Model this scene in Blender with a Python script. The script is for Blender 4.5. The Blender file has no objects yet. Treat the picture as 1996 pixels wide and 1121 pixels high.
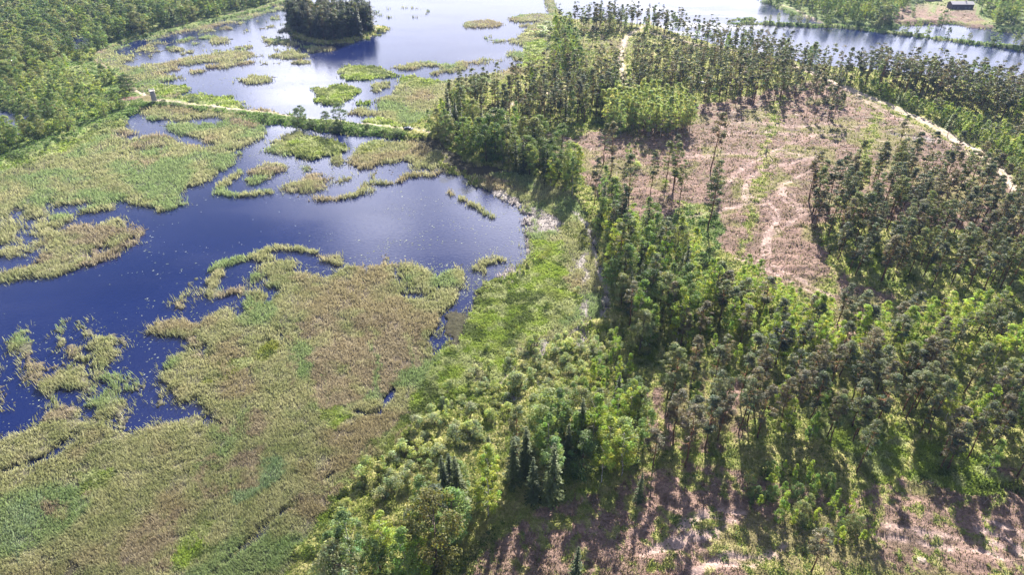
import bpy, math, random
import numpy as np
from mathutils import Vector

sc = bpy.context.scene
# ------------------------------------------------------------------ camera
PITCH = math.radians(32.5); FPX = 1290.0; CH = 100.0
cam_d = bpy.data.cameras.new('camera'); cam = bpy.data.objects.new('camera', cam_d)
sc.collection.objects.link(cam); sc.camera = cam
cam.location = (0, 0, CH); cam.rotation_euler = (math.pi/2 - PITCH, 0, 0)
cam_d.sensor_width = 36; cam_d.lens = 36*FPX/1996; cam_d.clip_start = 1; cam_d.clip_end = 9000
# ------------------------------------------------------------------ sky and sun
SUN_EL = math.radians(30); SUN_AZ = math.radians(14)
world = bpy.data.worlds.new('World'); sc.world = world; world.use_nodes = True
wn = world.node_tree.nodes; wl = world.node_tree.links
sky = wn.new('ShaderNodeTexSky'); sky.sky_type = 'NISHITA'; sky.sun_disc = False
sky.sun_elevation = SUN_EL; sky.sun_rotation = SUN_AZ; sky.air_density = 1.0; sky.dust_density = 1.0; sky.ozone_density = 4.0
tc = wn.new('ShaderNodeTexCoord'); mp = wn.new('ShaderNodeMapping'); mp.inputs['Scale'].default_value = (1.6, 1.6, 5.0)
nz = wn.new('ShaderNodeTexNoise'); nz.inputs['Scale'].default_value = 1.5; nz.inputs['Detail'].default_value = 6; nz.inputs['Roughness'].default_value = .55
cr = wn.new('ShaderNodeValToRGB'); cr.color_ramp.elements[0].position = .50; cr.color_ramp.elements[0].color = (0, 0, 0, 1)
cr.color_ramp.elements[1].position = .72; cr.color_ramp.elements[1].color = (1, 1, 1, 1)
mx = wn.new('ShaderNodeMixRGB'); mx.inputs[2].default_value = (17, 17, 18.5, 1)
wl.new(tc.outputs['Generated'], mp.inputs[0]); wl.new(mp.outputs[0], nz.inputs['Vector']); wl.new(nz.outputs['Fac'], cr.inputs[0])
sx_ = wn.new('ShaderNodeSeparateXYZ'); hz = wn.new('ShaderNodeMapRange'); hz.interpolation_type = 'SMOOTHSTEP'
hz.inputs['From Min'].default_value = .43; hz.inputs['From Max'].default_value = .15; hz.inputs['To Min'].default_value = 0; hz.inputs['To Max'].default_value = .85
hm = wn.new('ShaderNodeMixRGB'); hm.inputs[2].default_value = (23, 23.5, 28, 1)      # pale summer haze low in the sky
wl.new(tc.outputs['Generated'], sx_.inputs[0]); wl.new(sx_.outputs[2], hz.inputs['Value'])
hy = wn.new('ShaderNodeMapRange'); hy.interpolation_type = 'SMOOTHSTEP'; hy.inputs['From Min'].default_value = .1; hy.inputs['From Max'].default_value = .8; wl.new(sx_.outputs[1], hy.inputs['Value'])   # brighter towards the sun
hp = wn.new('ShaderNodeMath'); hp.operation = 'MULTIPLY'; wl.new(hz.outputs[0], hp.inputs[0]); wl.new(hy.outputs[0], hp.inputs[1]); wl.new(hp.outputs[0], hm.inputs[0]); wl.new(sky.outputs[0], hm.inputs[1])
wl.new(cr.outputs[0], mx.inputs[0]); wl.new(hm.outputs[0], mx.inputs[1]); wl.new(mx.outputs[0], wn['Background'].inputs[0])
# two white clouds standing low over the far shore (they mirror in the bay)
last = mx
for (ax_, el_, w0) in ((-.8, 24.6, 8.0), (2.5, 28, 5.0), (-17, 17.5, 6.0), (-12, 26.5, 6.0)):
    a_, e_ = math.radians(ax_), math.radians(el_); dp = wn.new('ShaderNodeVectorMath'); dp.operation = 'DOT_PRODUCT'; dp.inputs[1].default_value = (math.sin(a_)*math.cos(e_), math.cos(a_)*math.cos(e_), math.sin(e_))
    wl.new(tc.outputs['Generated'], dp.inputs[0]); ad = wn.new('ShaderNodeMath'); ad.operation = 'MULTIPLY_ADD'; ad.inputs[1].default_value = .010; wl.new(nz.outputs['Fac'], ad.inputs[0]); wl.new(dp.outputs['Value'], ad.inputs[2])
    mr = wn.new('ShaderNodeMapRange'); mr.interpolation_type = 'SMOOTHSTEP'; mr.inputs['From Min'].default_value = math.cos(math.radians(w0))+.005; mr.inputs['From Max'].default_value = 1.0045; mr.inputs['To Max'].default_value = .8
    wl.new(ad.outputs[0], mr.inputs['Value']); m2 = wn.new('ShaderNodeMixRGB'); m2.inputs[2].default_value = (60, 60, 66, 1); wl.new(mr.outputs[0], m2.inputs[0]); wl.new(last.outputs[0], m2.inputs[1]); last = m2
wl.new(last.outputs[0], wn['Background'].inputs[0])
wn['Background'].inputs[1].default_value = 0.036
sun_d = bpy.data.lights.new('sun', 'SUN'); sun_d.energy = 5.0; sun_d.angle = math.radians(.5); sun_d.color = (1, .93, .82)
sun = bpy.data.objects.new('sun', sun_d); sc.collection.objects.link(sun)
sdir = Vector((math.sin(SUN_AZ)*math.cos(SUN_EL), math.cos(SUN_AZ)*math.cos(SUN_EL), math.sin(SUN_EL)))
sun.rotation_euler = sdir.to_track_quat('Z', 'Y').to_euler(); sun.location = (100, 400, 300)
vs = sc.view_settings; vs.view_transform = 'Standard'; vs.look = 'None'; vs.gamma = 1; vs.use_curve_mapping = False
vs.exposure = 1.75
sc.cycles.max_bounces = 6; sc.cycles.diffuse_bounces = 1; sc.cycles.glossy_bounces = 3; sc.cycles.transmission_bounces = 3
sc.cycles.volume_bounces = 0; sc.cycles.caustics_reflective = False; sc.cycles.caustics_refractive = False

rng = np.random.default_rng(7); random.seed(7)
# ------------------------------------------------------------------ geometry of the view: photo pixel <-> ground
cp, sp = math.cos(PITCH), math.sin(PITCH)
def gnd(px, py, z=0.0):
    u = (px-998)/FPX; v = (560.5-py)/FPX
    dy = cp + v*sp; dz = -sp + v*cp
    t = (CH-z)/np.maximum(-dz, 1e-3)
    return u*t, dy*t
def proj(x, y, z=0.0):
    dep = y*cp + (CH-z)*sp; up = y*sp - (CH-z)*cp
    dep = np.maximum(dep, 1.0)
    return 998 + FPX*x/dep, 560.5 - FPX*up/dep
def top_h(bx, by, tx, ty):            # height of something standing at pixel b whose top shows at pixel t
    x, y = gnd(bx, by); v = (560.5-ty)/FPX
    return CH + y/(cp+v*sp)*(-sp+v*cp)
OFF = dict(A=(0, 0), B=(650, 0), C=(1296, 0), D=(0, 364), E=(650, 364), F=(1296, 364), G=(0, 728), H=(650, 728), I=(1296, 728))
def c(k, *pts):
    if k == '': return list(pts)
    ox, oy = OFF[k]; return [(ox+a/2.8514, oy+b/2.8514) for a, b in pts]

# ------------------------------------------------------------------ noise
_T = np.random.default_rng(3).random((256, 256)).astype(np.float32)
def vn(x, y):
    xi = np.floor(x).astype(np.int64); yi = np.floor(y).astype(np.int64)
    fx = (x-xi).astype(np.float32); fy = (y-yi).astype(np.float32)
    fx = fx*fx*(3-2*fx); fy = fy*fy*(3-2*fy)
    a = _T[yi & 255, xi & 255]; b = _T[yi & 255, (xi+1) & 255]; d = _T[(yi+1) & 255, xi & 255]; e = _T[(yi+1) & 255, (xi+1) & 255]
    return (a*(1-fx)+b*fx)*(1-fy) + (d*(1-fx)+e*fx)*fy
def fbm(x, y, s, o=3, ox=0.0):
    r = 0; w = 0; a = 1.0
    for k in range(o):
        r = r + a*vn(x/s*2**k + ox + 17.3*k, y/s*2**k + ox*1.7 + 9.1*k); w += a; a *= .55
    return r/w
def fb2(x, y, s, o=3, ox=0.0):        # spread to about 0..1
    return np.clip((fbm(x, y, s, o, ox)-.5)*2.1+.5, 0, 1)

# ------------------------------------------------------------------ map of the place (what covers the ground where)
W, R, B, G, Y, P, S, F, D, K, M, L, T = range(13)
RX0, RY0, RW, RH = -900, -230, 3900, 1900
CID = np.zeros((RH, RW), np.uint8); DEN = np.full((RH, RW), 255, np.uint8); UND = np.zeros((RH, RW), np.uint8)
def fill(pts):
    m = []
    P_ = np.array(pts, float); x0 = P_[:, 0]-RX0; y0 = P_[:, 1]-RY0
    x1 = np.roll(x0, -1); y1 = np.roll(y0, -1)
    ya = max(0, int(y0.min())); yb = min(RH-1, int(y0.max())+1)
    for r in range(ya, yb+1):
        yy = r+.5; k = (y0 <= yy) != (y1 <= yy)
        if not k.any(): continue
        xs = np.sort(x0[k] + (yy-y0[k])/(y1[k]-y0[k])*(x1[k]-x0[k]))
        for i in range(0, len(xs)-1, 2):
            a = max(0, int(round(xs[i]))); b = min(RW, int(round(xs[i+1])))
            if b > a: m.append((r, a, b))
    return m
def paint(cl, pts, dens=1.0):
    for r, a, b in fill(pts):
        if dens < 1:
            UND[r, a:b] = np.where(DEN[r, a:b] < 255, UND[r, a:b], CID[r, a:b])
        if dens < .2:                      # thin scatter only ever stands in open water
            q = CID[r, a:b] == W; CID[r, a:b] = np.where(q, cl, CID[r, a:b]); DEN[r, a:b] = np.where(q, int(dens*255), DEN[r, a:b])
        else: CID[r, a:b] = cl; DEN[r, a:b] = int(dens*255)
# west land
paint(K, [(620, -400)] + c('A', (1700, 0), (1610, 14), (1500, 40), (1400, 75), (1250, 110), (1150, 140), (1000, 170), (880, 195), (800, 215), (700, 240), (600, 270), (540, 290), (530, 350), (600, 380), (700, 430), (770, 500), (830, 540), (870, 570), (800, 600), (740, 640), (640, 700), (560, 760), (500, 790), (400, 820), (250, 900), (150, 930), (-2600, 1500)) + [(-900, -400)])
paint(G, c('A', (0, 950), (0, 900), (150, 885), (240, 835), (420, 765), (540, 710), (640, 670), (700, 700), (640, 740), (500, 800), (400, 830), (250, 905), (100, 950)))
paint(R, c('A', (540, 290), (640, 262), (760, 240), (900, 200), (1000, 175), (1150, 145), (1250, 115), (1400, 80), (1610, 20), (1610, 50), (1480, 70), (1420, 95), (1250, 135), (1120, 165), (960, 190), (880, 215), (770, 235), (660, 275), (600, 300), (720, 320), (640, 350), (760, 372), (820, 400), (1000, 425), (985, 445), (900, 455), (905, 480), (960, 470), (1068, 490), (1000, 525), (940, 545), (1130, 525), (1280, 545), (1340, 570), (1330, 595), (1420, 610), (1500, 605), (1600, 645), (1660, 655), (1660, 700), (1560, 690), (1450, 680), (1300, 668), (1000, 600), (870, 585), (760, 510), (690, 430), (600, 380), (530, 350)))
paint(G, c('A', (940, 548), (1130, 525), (1280, 545), (1340, 570), (1330, 595), (1400, 615), (1250, 610), (1080, 585), (960, 565)))
paint(G, c('A', (800, 500), (900, 480), (960, 470), (1068, 490), (1000, 520), (900, 540)))
# water bodies inside the west woods
paint(W, c('A', (380, 230), (400, 195), (430, 190), (470, 185), (520, 200), (515, 240), (470, 270), (400, 280)))
paint(W, c('A', (640, 125), (700, 130), (700, 165), (640, 165)))
paint(W, c('A', (-900, 600), (-10, 590), (70, 620), (190, 640), (190, 665), (110, 685), (130, 740), (105, 775), (70, 760), (30, 690), (-10, 665), (-900, 660)))
paint(W, c('A', (500, 785), (560, 755), (610, 738), (625, 748), (560, 775), (520, 792)))
# causeway
paint(K, c('A', (860, 560), (960, 560), (1300, 612), (1640, 648), (1830, 672), (2100, 700)) + c('B', (440, 700), (460, 790), (300, 760), (170, 752), (60, 745), (-40, 730)) + c('A', (1640, 700), (1450, 682), (1300, 668), (1080, 625), (900, 590), (830, 590)))
# north bay reeds
paint(R, c('A', (620, 290), (760, 220), (950, 200), (1250, 140), (1450, 90), (1590, 80), (1610, 200), (1700, 250), (1780, 290), (1600, 340), (1420, 370), (1200, 400), (1000, 410), (900, 400), (760, 340)), .21)
for pl in [((930, 345), (1050, 320), (1200, 300), (1300, 280), (1400, 290), (1390, 320), (1280, 340), (1100, 350), (980, 370), (1000, 390), (870, 405), (780, 400), (790, 360)),
           ((1140, 370), (1250, 345), (1400, 340), (1400, 355), (1280, 372), (1160, 385)), ((1490, 312), (1580, 292), (1700, 302), (1690, 325), (1560, 330)),
           ((1450, 215), (1600, 222), (1670, 240), (1640, 252), (1480, 238)), ((1625, 342), (1730, 333), (1720, 352), (1640, 357)),
           ((1680, 258), (1860, 262), (1840, 285), (1730, 288)), ((1305, 444), (1400, 422), (1480, 418), (1530, 437), (1480, 462), (1370, 467)),
           ((620, 330), (700, 318), (745, 332), (680, 350), (640, 346)), ((1150, 205), (1280, 210), (1240, 245), (1160, 240)), ((920, 265), (1030, 262), (1000, 285), (930, 285))]:
    paint(R, c('A', *pl))
paint(G, c('A', (1740, 562), (1780, 530), (1750, 505), (1840, 478), (1920, 470), (1990, 515), (1960, 530), (1960, 550), (1870, 580), (1800, 572)))
paint(G, c('B', (30, 397), (80, 372), (180, 365), (270, 382), (370, 422), (220, 430), (200, 447), (60, 440)))
paint(R, c('B', (210, 502), (230, 462), (300, 458), (322, 475), (270, 500), (220, 517)))
paint(R, c('B', (340, 375), (400, 358), (480, 345), (560, 350), (650, 360), (720, 348), (870, 323), (880, 332), (760, 352), (690, 377), (640, 382), (520, 364), (430, 387), (330, 385)))
paint(R, c('B', (530, 408), (640, 388), (665, 402), (560, 417)))
paint(R, c('B', (440, 365), (940, 330), (950, 365), (650, 400), (450, 400)), .3)
paint(R, c('B', (800, 205), (940, 200), (950, 240), (820, 245)), .3)
paint(R, c('B', (715, 132), (760, 118), (860, 108), (935, 128), (940, 147), (860, 156), (730, 150)))
paint(R, c('B', (960, 290), (1010, 288), (1070, 300), (1050, 342), (985, 338)), .8)
paint(R, c('B', (970, 222), (1000, 213), (1040, 240), (1000, 240)))
paint(R, c('B', (975, 97), (1060, 75), (1150, 78), (1215, 85), (1190, 112), (1060, 123), (980, 117)), .8)
paint(R, c('B', (1020, 142), (1100, 133), (1110, 150), (1040, 153)))
paint(R, c('B', (70, 600), (150, 608), (260, 620), (230, 642), (120, 637)), .8)
paint(G, c('B', (140, 573), (200, 573), (200, 587), (145, 589)))
paint(G, c('B', (170, 665), (300, 660), (360, 672), (440, 690), (450, 735), (300, 715), (170, 690)))
# island with its grassy shore
paint(F, [(560, 45), (562, 60), (575, 73), (600, 82), (640, 86), (680, 84), (710, 77), (742, 64), (760, 54), (765, 56), (745, 53), (720, 48), (700, 40), (650, 34), (600, 36)])
# east land
paint(F, [(300, 1700), (421, 1114), (520, 1020), (600, 950), (700, 861), (738, 809), (773, 760), (825, 716), (860, 690), (892, 655), (917, 627), (923, 588), (948, 560), (983, 543), (1004, 539), (1036, 497), (1039, 469), (1022, 448), (1039, 434), (1036, 413), (1011, 392), (966, 371), (917, 356), (895, 340), (864, 330), (860, 300), (830, 285), (804, 276), (780, 262), (800, 252), (780, 245), (755, 233), (731, 200), (773, 175), (776, 151), (857, 161), (895, 154), (976, 140), (1015, 130), (1025, 112), (1018, 88), (1008, 77), (1029, 53), (1071, 32), (1064, 7), (1058, -8), (1070, -10), (1088, 14), (1100, 34), (1116, 40), (1200, 42), (1270, 50), (1350, 78), (1450, 98), (1560, 125), (1700, 137), (1850, 155), (1996, 185), (2300, 240), (2900, 330), (2900, 1700)])
# reeds along the east shore of the north lake
paint(R, [(755, 233), (731, 200), (773, 175), (776, 151), (857, 161), (895, 154), (976, 140), (1015, 130), (1025, 112), (1018, 88), (1008, 77), (1029, 53), (1071, 32), (1064, 7), (1060, -8), (1075, -8), (1090, 18), (1078, 60), (1072, 110), (1050, 135), (960, 165), (905, 190), (880, 200), (850, 215), (830, 240), (800, 250)])
paint(G, c('B', (350, 450), (400, 418), (470, 430), (600, 455), (560, 480), (470, 500), (420, 480)))
paint(G, c('B', (1060, 240), (1160, 215), (1190, 240), (1160, 330), (1080, 370), (1040, 380), (1075, 320)))
# reed beds south of the causeway
paint(R, c('A', (800, 610), (900, 590), (1000, 600), (1080, 620), (1250, 625), (1400, 665), (1290, 672), (1180, 650), (1060, 645), (1060, 672), (900, 668), (820, 662)))
paint(R, c('A', (-2600, 1500), (0, 960), (200, 900), (420, 830), (590, 755), (700, 765), (760, 810), (740, 850), (690, 880), (780, 852), (930, 830), (990, 800), (1060, 800), (1150, 820), (1250, 830), (1310, 850), (1328, 870), (1240, 940), (1150, 1010), (1080, 1040), (970, 1060)) + c('D', (970, 55), (1062, 72), (1000, 100), (900, 122), (830, 122), (790, 100), (750, 80), (680, 72), (560, 80), (460, 60), (400, 78), (340, 98), (300, 60), (240, 80), (150, 110), (80, 140), (0, 172), (-600, 330)))
paint(B, c('A', (600, 742), (680, 710), (740, 708), (772, 740), (700, 757)))
paint(B, c('A', (750, 782), (800, 760), (880, 745), (940, 768), (1020, 790), (980, 812), (870, 832), (760, 827)))
paint(B, c('A', (730, 912), (800, 872), (900, 860), (910, 890), (830, 932), (740, 932)))
paint(W, c('A', (640, 905), (720, 865), (730, 872), (680, 895)), .8)
paint(R, c('A', (900, 700), (1030, 685), (1200, 690), (1260, 660), (1380, 680), (1460, 700), (1480, 740), (1430, 770), (1380, 812), (1290, 827), (1180, 812), (1100, 762), (960, 742)))
paint(B, c('A', (1250, 660), (1380, 670), (1440, 695), (1400, 720), (1300, 700)))
paint(R, c('A', (1470, 840), (1540, 780), (1640, 740), (1760, 760), (1700, 790), (1560, 860)), .6)
paint(Y, c('A', (1560, 830), (1600, 795), (1680, 775), (1700, 800), (1640, 860), (1590, 862)))
paint(G, c('A', (1600, 800), (1700, 760), (1760, 768), (1860, 790), (1930, 822), (1880, 860), (1740, 887), (1640, 878)))
paint(B, c('A', (1380, 942), (1450, 922), (1560, 905), (1612, 922), (1600, 950), (1480, 972), (1400, 967)))
paint(R, c('A', (1360, 1002), (1440, 980), (1520, 990), (1490, 1012), (1400, 1022)))
paint(B, c('A', (1560, 1042), (1620, 1010), (1700, 1010), (1720, 970), (1800, 970), (1840, 1010), (1760, 1072), (1650, 1082), (1580, 1062)), .72)
paint(R, c('A', (1680, 940), (1750, 925), (1760, 950), (1700, 965)), .8)
paint(R, c('A', (1870, 1000), (1910, 985), (1925, 1005), (1880, 1025)))
paint(R, c('A', (1840, 890), (1990, 860), (1995, 930), (1850, 920)), .45)
paint(R, c('B', (120, 932), (150, 830), (230, 790), (300, 800), (430, 790), (520, 820), (600, 845), (610, 900), (540, 942), (460, 925), (440, 900), (350, 900), (200, 932)))
paint(Y, c('B', (150, 832), (230, 792), (270, 810), (240, 850), (170, 860)))
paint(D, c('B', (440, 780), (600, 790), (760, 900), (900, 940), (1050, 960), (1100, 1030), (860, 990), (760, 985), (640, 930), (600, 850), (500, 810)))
paint(R, [(421, 1114), (520, 1020), (600, 950), (700, 861), (773, 760), (825, 716), (870, 700), (900, 740), (850, 800), (760, 890), (660, 970), (610, 1050), (560, 1130), (500, 1300), (380, 1300)])
paint(B, [(560, 1000), (640, 930), (720, 880), (760, 850), (700, 900), (640, 970)], .5)
# shore marsh
paint(R, c('B', (760, 1000), (860, 975), (1100, 950), (1200, 1000), (1280, 1080), (1330, 1121)) + c('E', (1400, 120), (1480, 400), (1500, 640), (1500, 720), (1400, 790), (1250, 860), (900, 980), (820, 1121), (500, 1121), (500, 1000), (600, 940), (690, 830), (780, 680), (850, 570), (1000, 520), (1060, 460), (1130, 310), (1060, 240), (1110, 200), (1030, 80), (900, 30)))
paint(B, c('B', (760, 1002), (860, 985), (950, 1010), (1000, 1062), (990, 1112), (900, 1080), (850, 1040)))
paint(G, c('E', (1080, 300), (1130, 305), (1260, 330), (1300, 380), (1250, 430), (1300, 480), (1300, 560), (1380, 640), (1340, 720), (1250, 790), (1100, 850), (950, 900), (850, 960), (780, 980), (660, 920), (700, 820), (790, 700), (770, 660), (850, 570), (1000, 520), (1070, 450)))
paint(Y, c('E', (1150, 350), (1230, 350), (1220, 410), (1150, 430)), .5)
paint(Y, c('E', (1280, 150), (1400, 160), (1440, 330), (1340, 320), (1280, 250)), .6)
paint(Y, c('E', (850, 790), (1000, 760), (1020, 840), (900, 870)), .5)
paint(M, c('E', (880, 10), (1000, 60), (1110, 120), (1240, 170), (1290, 240), (1190, 260), (1060, 250), (1130, 300), (1120, 350), (1100, 390), (1050, 470), (980, 530), (920, 520), (970, 500), (1040, 420), (1060, 330), (1040, 250), (1060, 150), (940, 80)), .9)
paint(M, c('E', (1250, 360), (1330, 300), (1440, 420), (1400, 560), (1320, 520)), .3)
paint(M, c('E', (1370, 660), (1500, 600), (1520, 720), (1450, 800), (1390, 760)), .5)
paint(M, c('E', (1180, 830), (1400, 800), (1560, 780), (1500, 900), (1250, 960), (1100, 1000), (1080, 900)), .5)
paint(M, c('H', (740, 170), (900, 30), (1000, -20), (1150, 60), (1060, 160), (860, 240)), .6)
paint(Y, c('H', (640, 170), (900, 100), (1050, -40), (1080, 60), (900, 200), (1000, 300), (760, 330), (640, 250)), .45)
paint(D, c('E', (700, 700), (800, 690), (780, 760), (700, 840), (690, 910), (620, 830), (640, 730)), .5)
paint(G, [(865, 690), (960, 640), (1060, 640), (1010, 720), (910, 790), (810, 870), (710, 955), (650, 1030), (600, 1040), (690, 915), (790, 810)], .75)
# meadow and woodland floor classes, east
paint(G, c('H', (250, 350), (480, 330), (700, 200), (900, 300), (500, 500), (200, 720), (0, 800), (0, 640)), .5)
paint(P, [(1036, 262), (1120, 275), (1180, 258), (1300, 215), (1420, 200), (1600, 160), (1650, 178), (1790, 250), (1880, 300), (1940, 350), (2100, 430), (2100, 560), (1900, 590), (1750, 580), (1660, 640), (1580, 600), (1480, 540), (1420, 500), (1330, 450), (1250, 440), (1190, 420), (1130, 340)], .9)
paint(F, [(1600, 450), (1700, 430), (2100, 500), (2100, 600), (1900, 590), (1750, 585), (1650, 560)], .75)
paint(G, c('F', (850, 280), (1000, 300), (1300, 400), (1996, 500), (1996, 600), (1200, 560), (900, 480)), .55)
paint(P, [(1050, 1000), (1200, 960), (1300, 900), (1480, 940), (1650, 980), (1800, 900), (2100, 950), (2100, 1500), (800, 1500), (900, 1121)], .66)
paint(P, [(1240, 780), (1400, 740), (1500, 800), (1420, 900), (1280, 880)], .5)
paint(G, c('I', (700, 200), (1000, 150), (1300, 330), (1700, 450), (1996, 700), (1700, 720), (1450, 620), (1150, 640), (900, 420)), .75)
paint(G, [(1150, 200), (1240, 210), (1240, 262), (1190, 270), (1150, 250)], .6)
paint(R, [(1120, 45), (1240, 45), (1300, 70), (1260, 110), (1200, 125), (1160, 125), (1125, 100)], .5)
paint(K, [(1330, 400), (1400, 400), (1400, 520), (1330, 530), (1290, 460)], .55)
paint(G, [(1160, 640), (1500, 620), (1300, 720), (1180, 740)], .5)
paint(P, [(1610, 610), (1660, 620), (1680, 680), (1620, 690)], .7)
paint(M, c('C', (1230, 755), (1330, 765), (1450, 780), (1540, 800), (1480, 808), (1340, 785)))
paint(S, c('I', (1380, 1085), (1460, 1020), (1550, 1035), (1440, 1110)), .45)
# north-east land, dyke, ponds
NE = c('C', (520, -40), (530, 5), (620, 40), (680, 75), (790, 95), (860, 125), (1000, 140), (1150, 158), (1260, 172), (1290, 150), (1330, 140), (1420, 132), (1560, 128), (1640, 138), (1760, 152), (1850, 175), (1996, 182)) + [(2900, 150), (2900, -400), (1478, -400)]
paint(K, NE)
paint(P, c('C', (1150, 110), (1280, 60), (1400, 30), (1580, 50), (1700, 60), (1760, 120), (1850, 165), (1700, 150), (1600, 130), (1420, 132), (1300, 140)), .9)
paint(K, [(1420, 43.2), (1480, 44.2), (1541, 47), (1647, 51), (1734, 61), (1822, 72.5), (1910, 84), (1996, 94), (2400, 150), (2400, 158), (1996, 98.5), (1910, 88), (1822, 76.2), (1734, 65), (1647, 55.5), (1541, 50.5), (1480, 47), (1420, 46)])
paint(K, [(1427, 36), (1473, 36.5), (1473, 40), (1427, 39)])
paint(P, c('C', (-60, 205), (300, 270), (600, 330), (560, 345), (300, 300), (0, 240)), .5)
paint(R, [(0, 660), (60, 640), (260, 600), (400, 610), (430, 640), (380, 700), (330, 780), (250, 830), (60, 860), (0, 860)], .03)
paint(R, [(0, 400), (200, 370), (260, 400), (200, 430), (60, 500), (0, 540)], .06)
paint(R, [(620, 470), (760, 500), (900, 520), (1000, 480), (1030, 440), (1000, 540), (900, 580), (700, 540)], .10)
paint(R, [(540, 260), (700, 280), (800, 340), (700, 390), (430, 400), (480, 320)], .06)
# near lake reeds
paint(R, c('D', (310, 160), (400, 150), (500, 118), (640, 80), (668, 100), (660, 122), (540, 137), (440, 152), (385, 170), (380, 212), (330, 232), (265, 212), (310, 180)))
paint(B, c('D', (200, 430), (260, 350), (350, 310), (350, 260), (440, 220), (560, 210), (640, 190), (700, 183), (760, 220), (772, 260), (750, 310), (640, 392), (520, 430), (430, 472), (300, 502), (200, 505), (100, 517), (-60, 530), (-60, 490), (120, 450)))
paint(R, c('D', (120, 450), (200, 430), (300, 440), (420, 400), (520, 410), (430, 472), (300, 502), (200, 505), (100, 517), (0, 520), (0, 490)))
paint(W, c('D', (610, 222), (700, 215), (722, 232), (690, 252), (630, 242)), .8)
paint(W, c('D', (430, 262), (490, 240), (502, 250), (450, 272)), .6)
paint(W, c('D', (470, 392), (560, 330), (600, 298), (640, 298), (630, 350), (560, 382), (500, 402)), .65)
paint(R, c('D', (180, 342), (300, 280), (340, 250), (362, 270), (320, 312), (200, 372)), .9)
paint(R, c('D', (-40, 250), (60, 233), (112, 240), (100, 270), (50, 280), (62, 300), (10, 322), (-40, 312)), .8)
paint(R, c('D', (-40, 372), (70, 350), (150, 333), (132, 365), (60, 397), (-40, 392)), .75)
paint(R, c('D', (1380, 492), (1440, 470), (1450, 440), (1540, 413), (1640, 420), (1620, 462), (1520, 502), (1420, 532)))
paint(R, c('D', (1740, 383), (1820, 390), (1925, 420), (1880, 432), (1790, 412)), .7)
paint(R, c('D', (1056, 515), (1120, 513), (1105, 545), (1060, 542)), .7)
paint(R, c('D', (940, 682), (990, 620), (1000, 590), (1100, 558), (1150, 560), (1172, 602), (1080, 642), (1000, 672)), .6)
paint(R, c('D', (1130, 560), (1470, 560), (1470, 660), (1350, 720), (1360, 620), (1150, 600)), .4)
paint(L, c('D', (750, 702), (780, 640), (830, 610), (880, 650), (800, 690), (780, 722)), .6)
paint(L, c('D', (490, 762), (540, 745), (630, 780), (600, 807), (500, 787)), .6)
paint(R, c('D', (440, 902), (500, 850), (600, 820), (700, 840), (752, 890), (700, 932), (580, 962), (470, 922)), .48)
paint(R, c('D', (375, 932), (440, 908), (445, 962)), .5)
paint(R, c('D', (-60, 862), (40, 845), (90, 870), (180, 845), (207, 870), (170, 932), (110, 947), (60, 922), (-60, 922)), .50)
paint(B, c('D', (-60, 942), (50, 940), (132, 990), (120, 1060), (60, 1102), (-60, 1112)), .62)
paint(R, c('D', (205, 1112), (280, 1070), (370, 1020), (460, 1018), (502, 1080), (420, 1125), (290, 1145)), .54)
paint(R, c('D', (556, 1087), (620, 1045), (702, 1028), (690, 1062), (600, 1092)), .54)
paint(R, c('D', (676, 1082), (740, 1038), (802, 1050), (812, 1100), (790, 1152), (720, 1142)), .48)
paint(R, c('D', (248, 1022), (320, 983), (332, 1000), (260, 1047)), .50)
paint(R, c('D', (130, 1085), (180, 1045), (190, 1070), (150, 1105)), .48)
paint(R, c('G', (516, 152), (580, 120), (692, 150), (692, 202), (640, 232), (560, 232), (528, 192)), .48)
paint(R, c('G', (846, 162), (900, 108), (935, 150), (920, 192), (870, 192)), .48)
paint(R, c('G', (-60, 70), (60, 88), (112, 150), (50, 202), (-60, 222)), .46)
paint(B, c('G', (150, 300), (180, 240), (270, 230), (330, 200), (400, 188), (452, 240), (420, 272), (300, 285), (200, 315)), .50)
paint(R, c('A', (1320, 960), (1900, 860), (1996, 1121), (1250, 1121)), .02)
# the great reed bed on the near shore
MAIN = c('G', (-1500, 420), (-60, 350), (60, 345), (130, 335), (200, 300), (290, 278), (400, 280), (480, 270), (560, 285), (650, 302), (750, 332), (870, 310), (960, 272), (1080, 248), (1150, 270), (1185, 305), (1240, 292), (1215, 235), (1150, 180), (1070, 140), (1000, 160), (960, 110), (900, 80), (900, 20)) + \
    c('D', (920, 1070), (900, 1000), (960, 950), (1080, 930), (1120, 962), (1170, 912), (1100, 880), (1120, 830), (1040, 830), (1000, 835), (900, 850), (815, 805), (900, 740), (1000, 742), (1050, 780), (1150, 712), (1240, 670), (1332, 710), (1330, 742), (1420, 680), (1540, 642), (1560, 592), (1475, 548), (1530, 500), (1600, 480), (1750, 500), (1850, 502), (1996, 482)) + \
    c('E', (60, 502), (150, 540), (300, 582), (370, 602), (500, 617), (560, 600), (640, 568), (692, 600), (690, 650), (640, 682), (600, 740), (560, 832), (480, 862), (455, 892), (512, 950), (500, 1002)) + [(773, 762), (738, 812), (700, 864), (600, 953), (520, 1024), (421, 1117), (250, 1700), (-900, 1700)]
paint(R, MAIN)
paint(B, c('D', (1010, 830), (1100, 820), (1170, 910), (1120, 960), (1040, 880)), .5)
paint(R, c('E', (0, 490), (100, 430), (250, 440), (300, 415), (420, 430), (470, 440), (600, 500), (720, 440), (800, 470), (830, 410), (950, 410), (950, 430), (860, 440), (840, 500), (900, 540), (760, 560), (600, 590), (300, 580), (100, 540)), .5)
paint(R, c('E', (0, 388), (70, 410), (50, 430), (0, 420)), .7)
paint(W, c('D', (1450, 862), (1560, 810), (1640, 785), (1690, 775), (1600, 820), (1540, 880), (1500, 918), (1465, 915)), .9)
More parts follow.
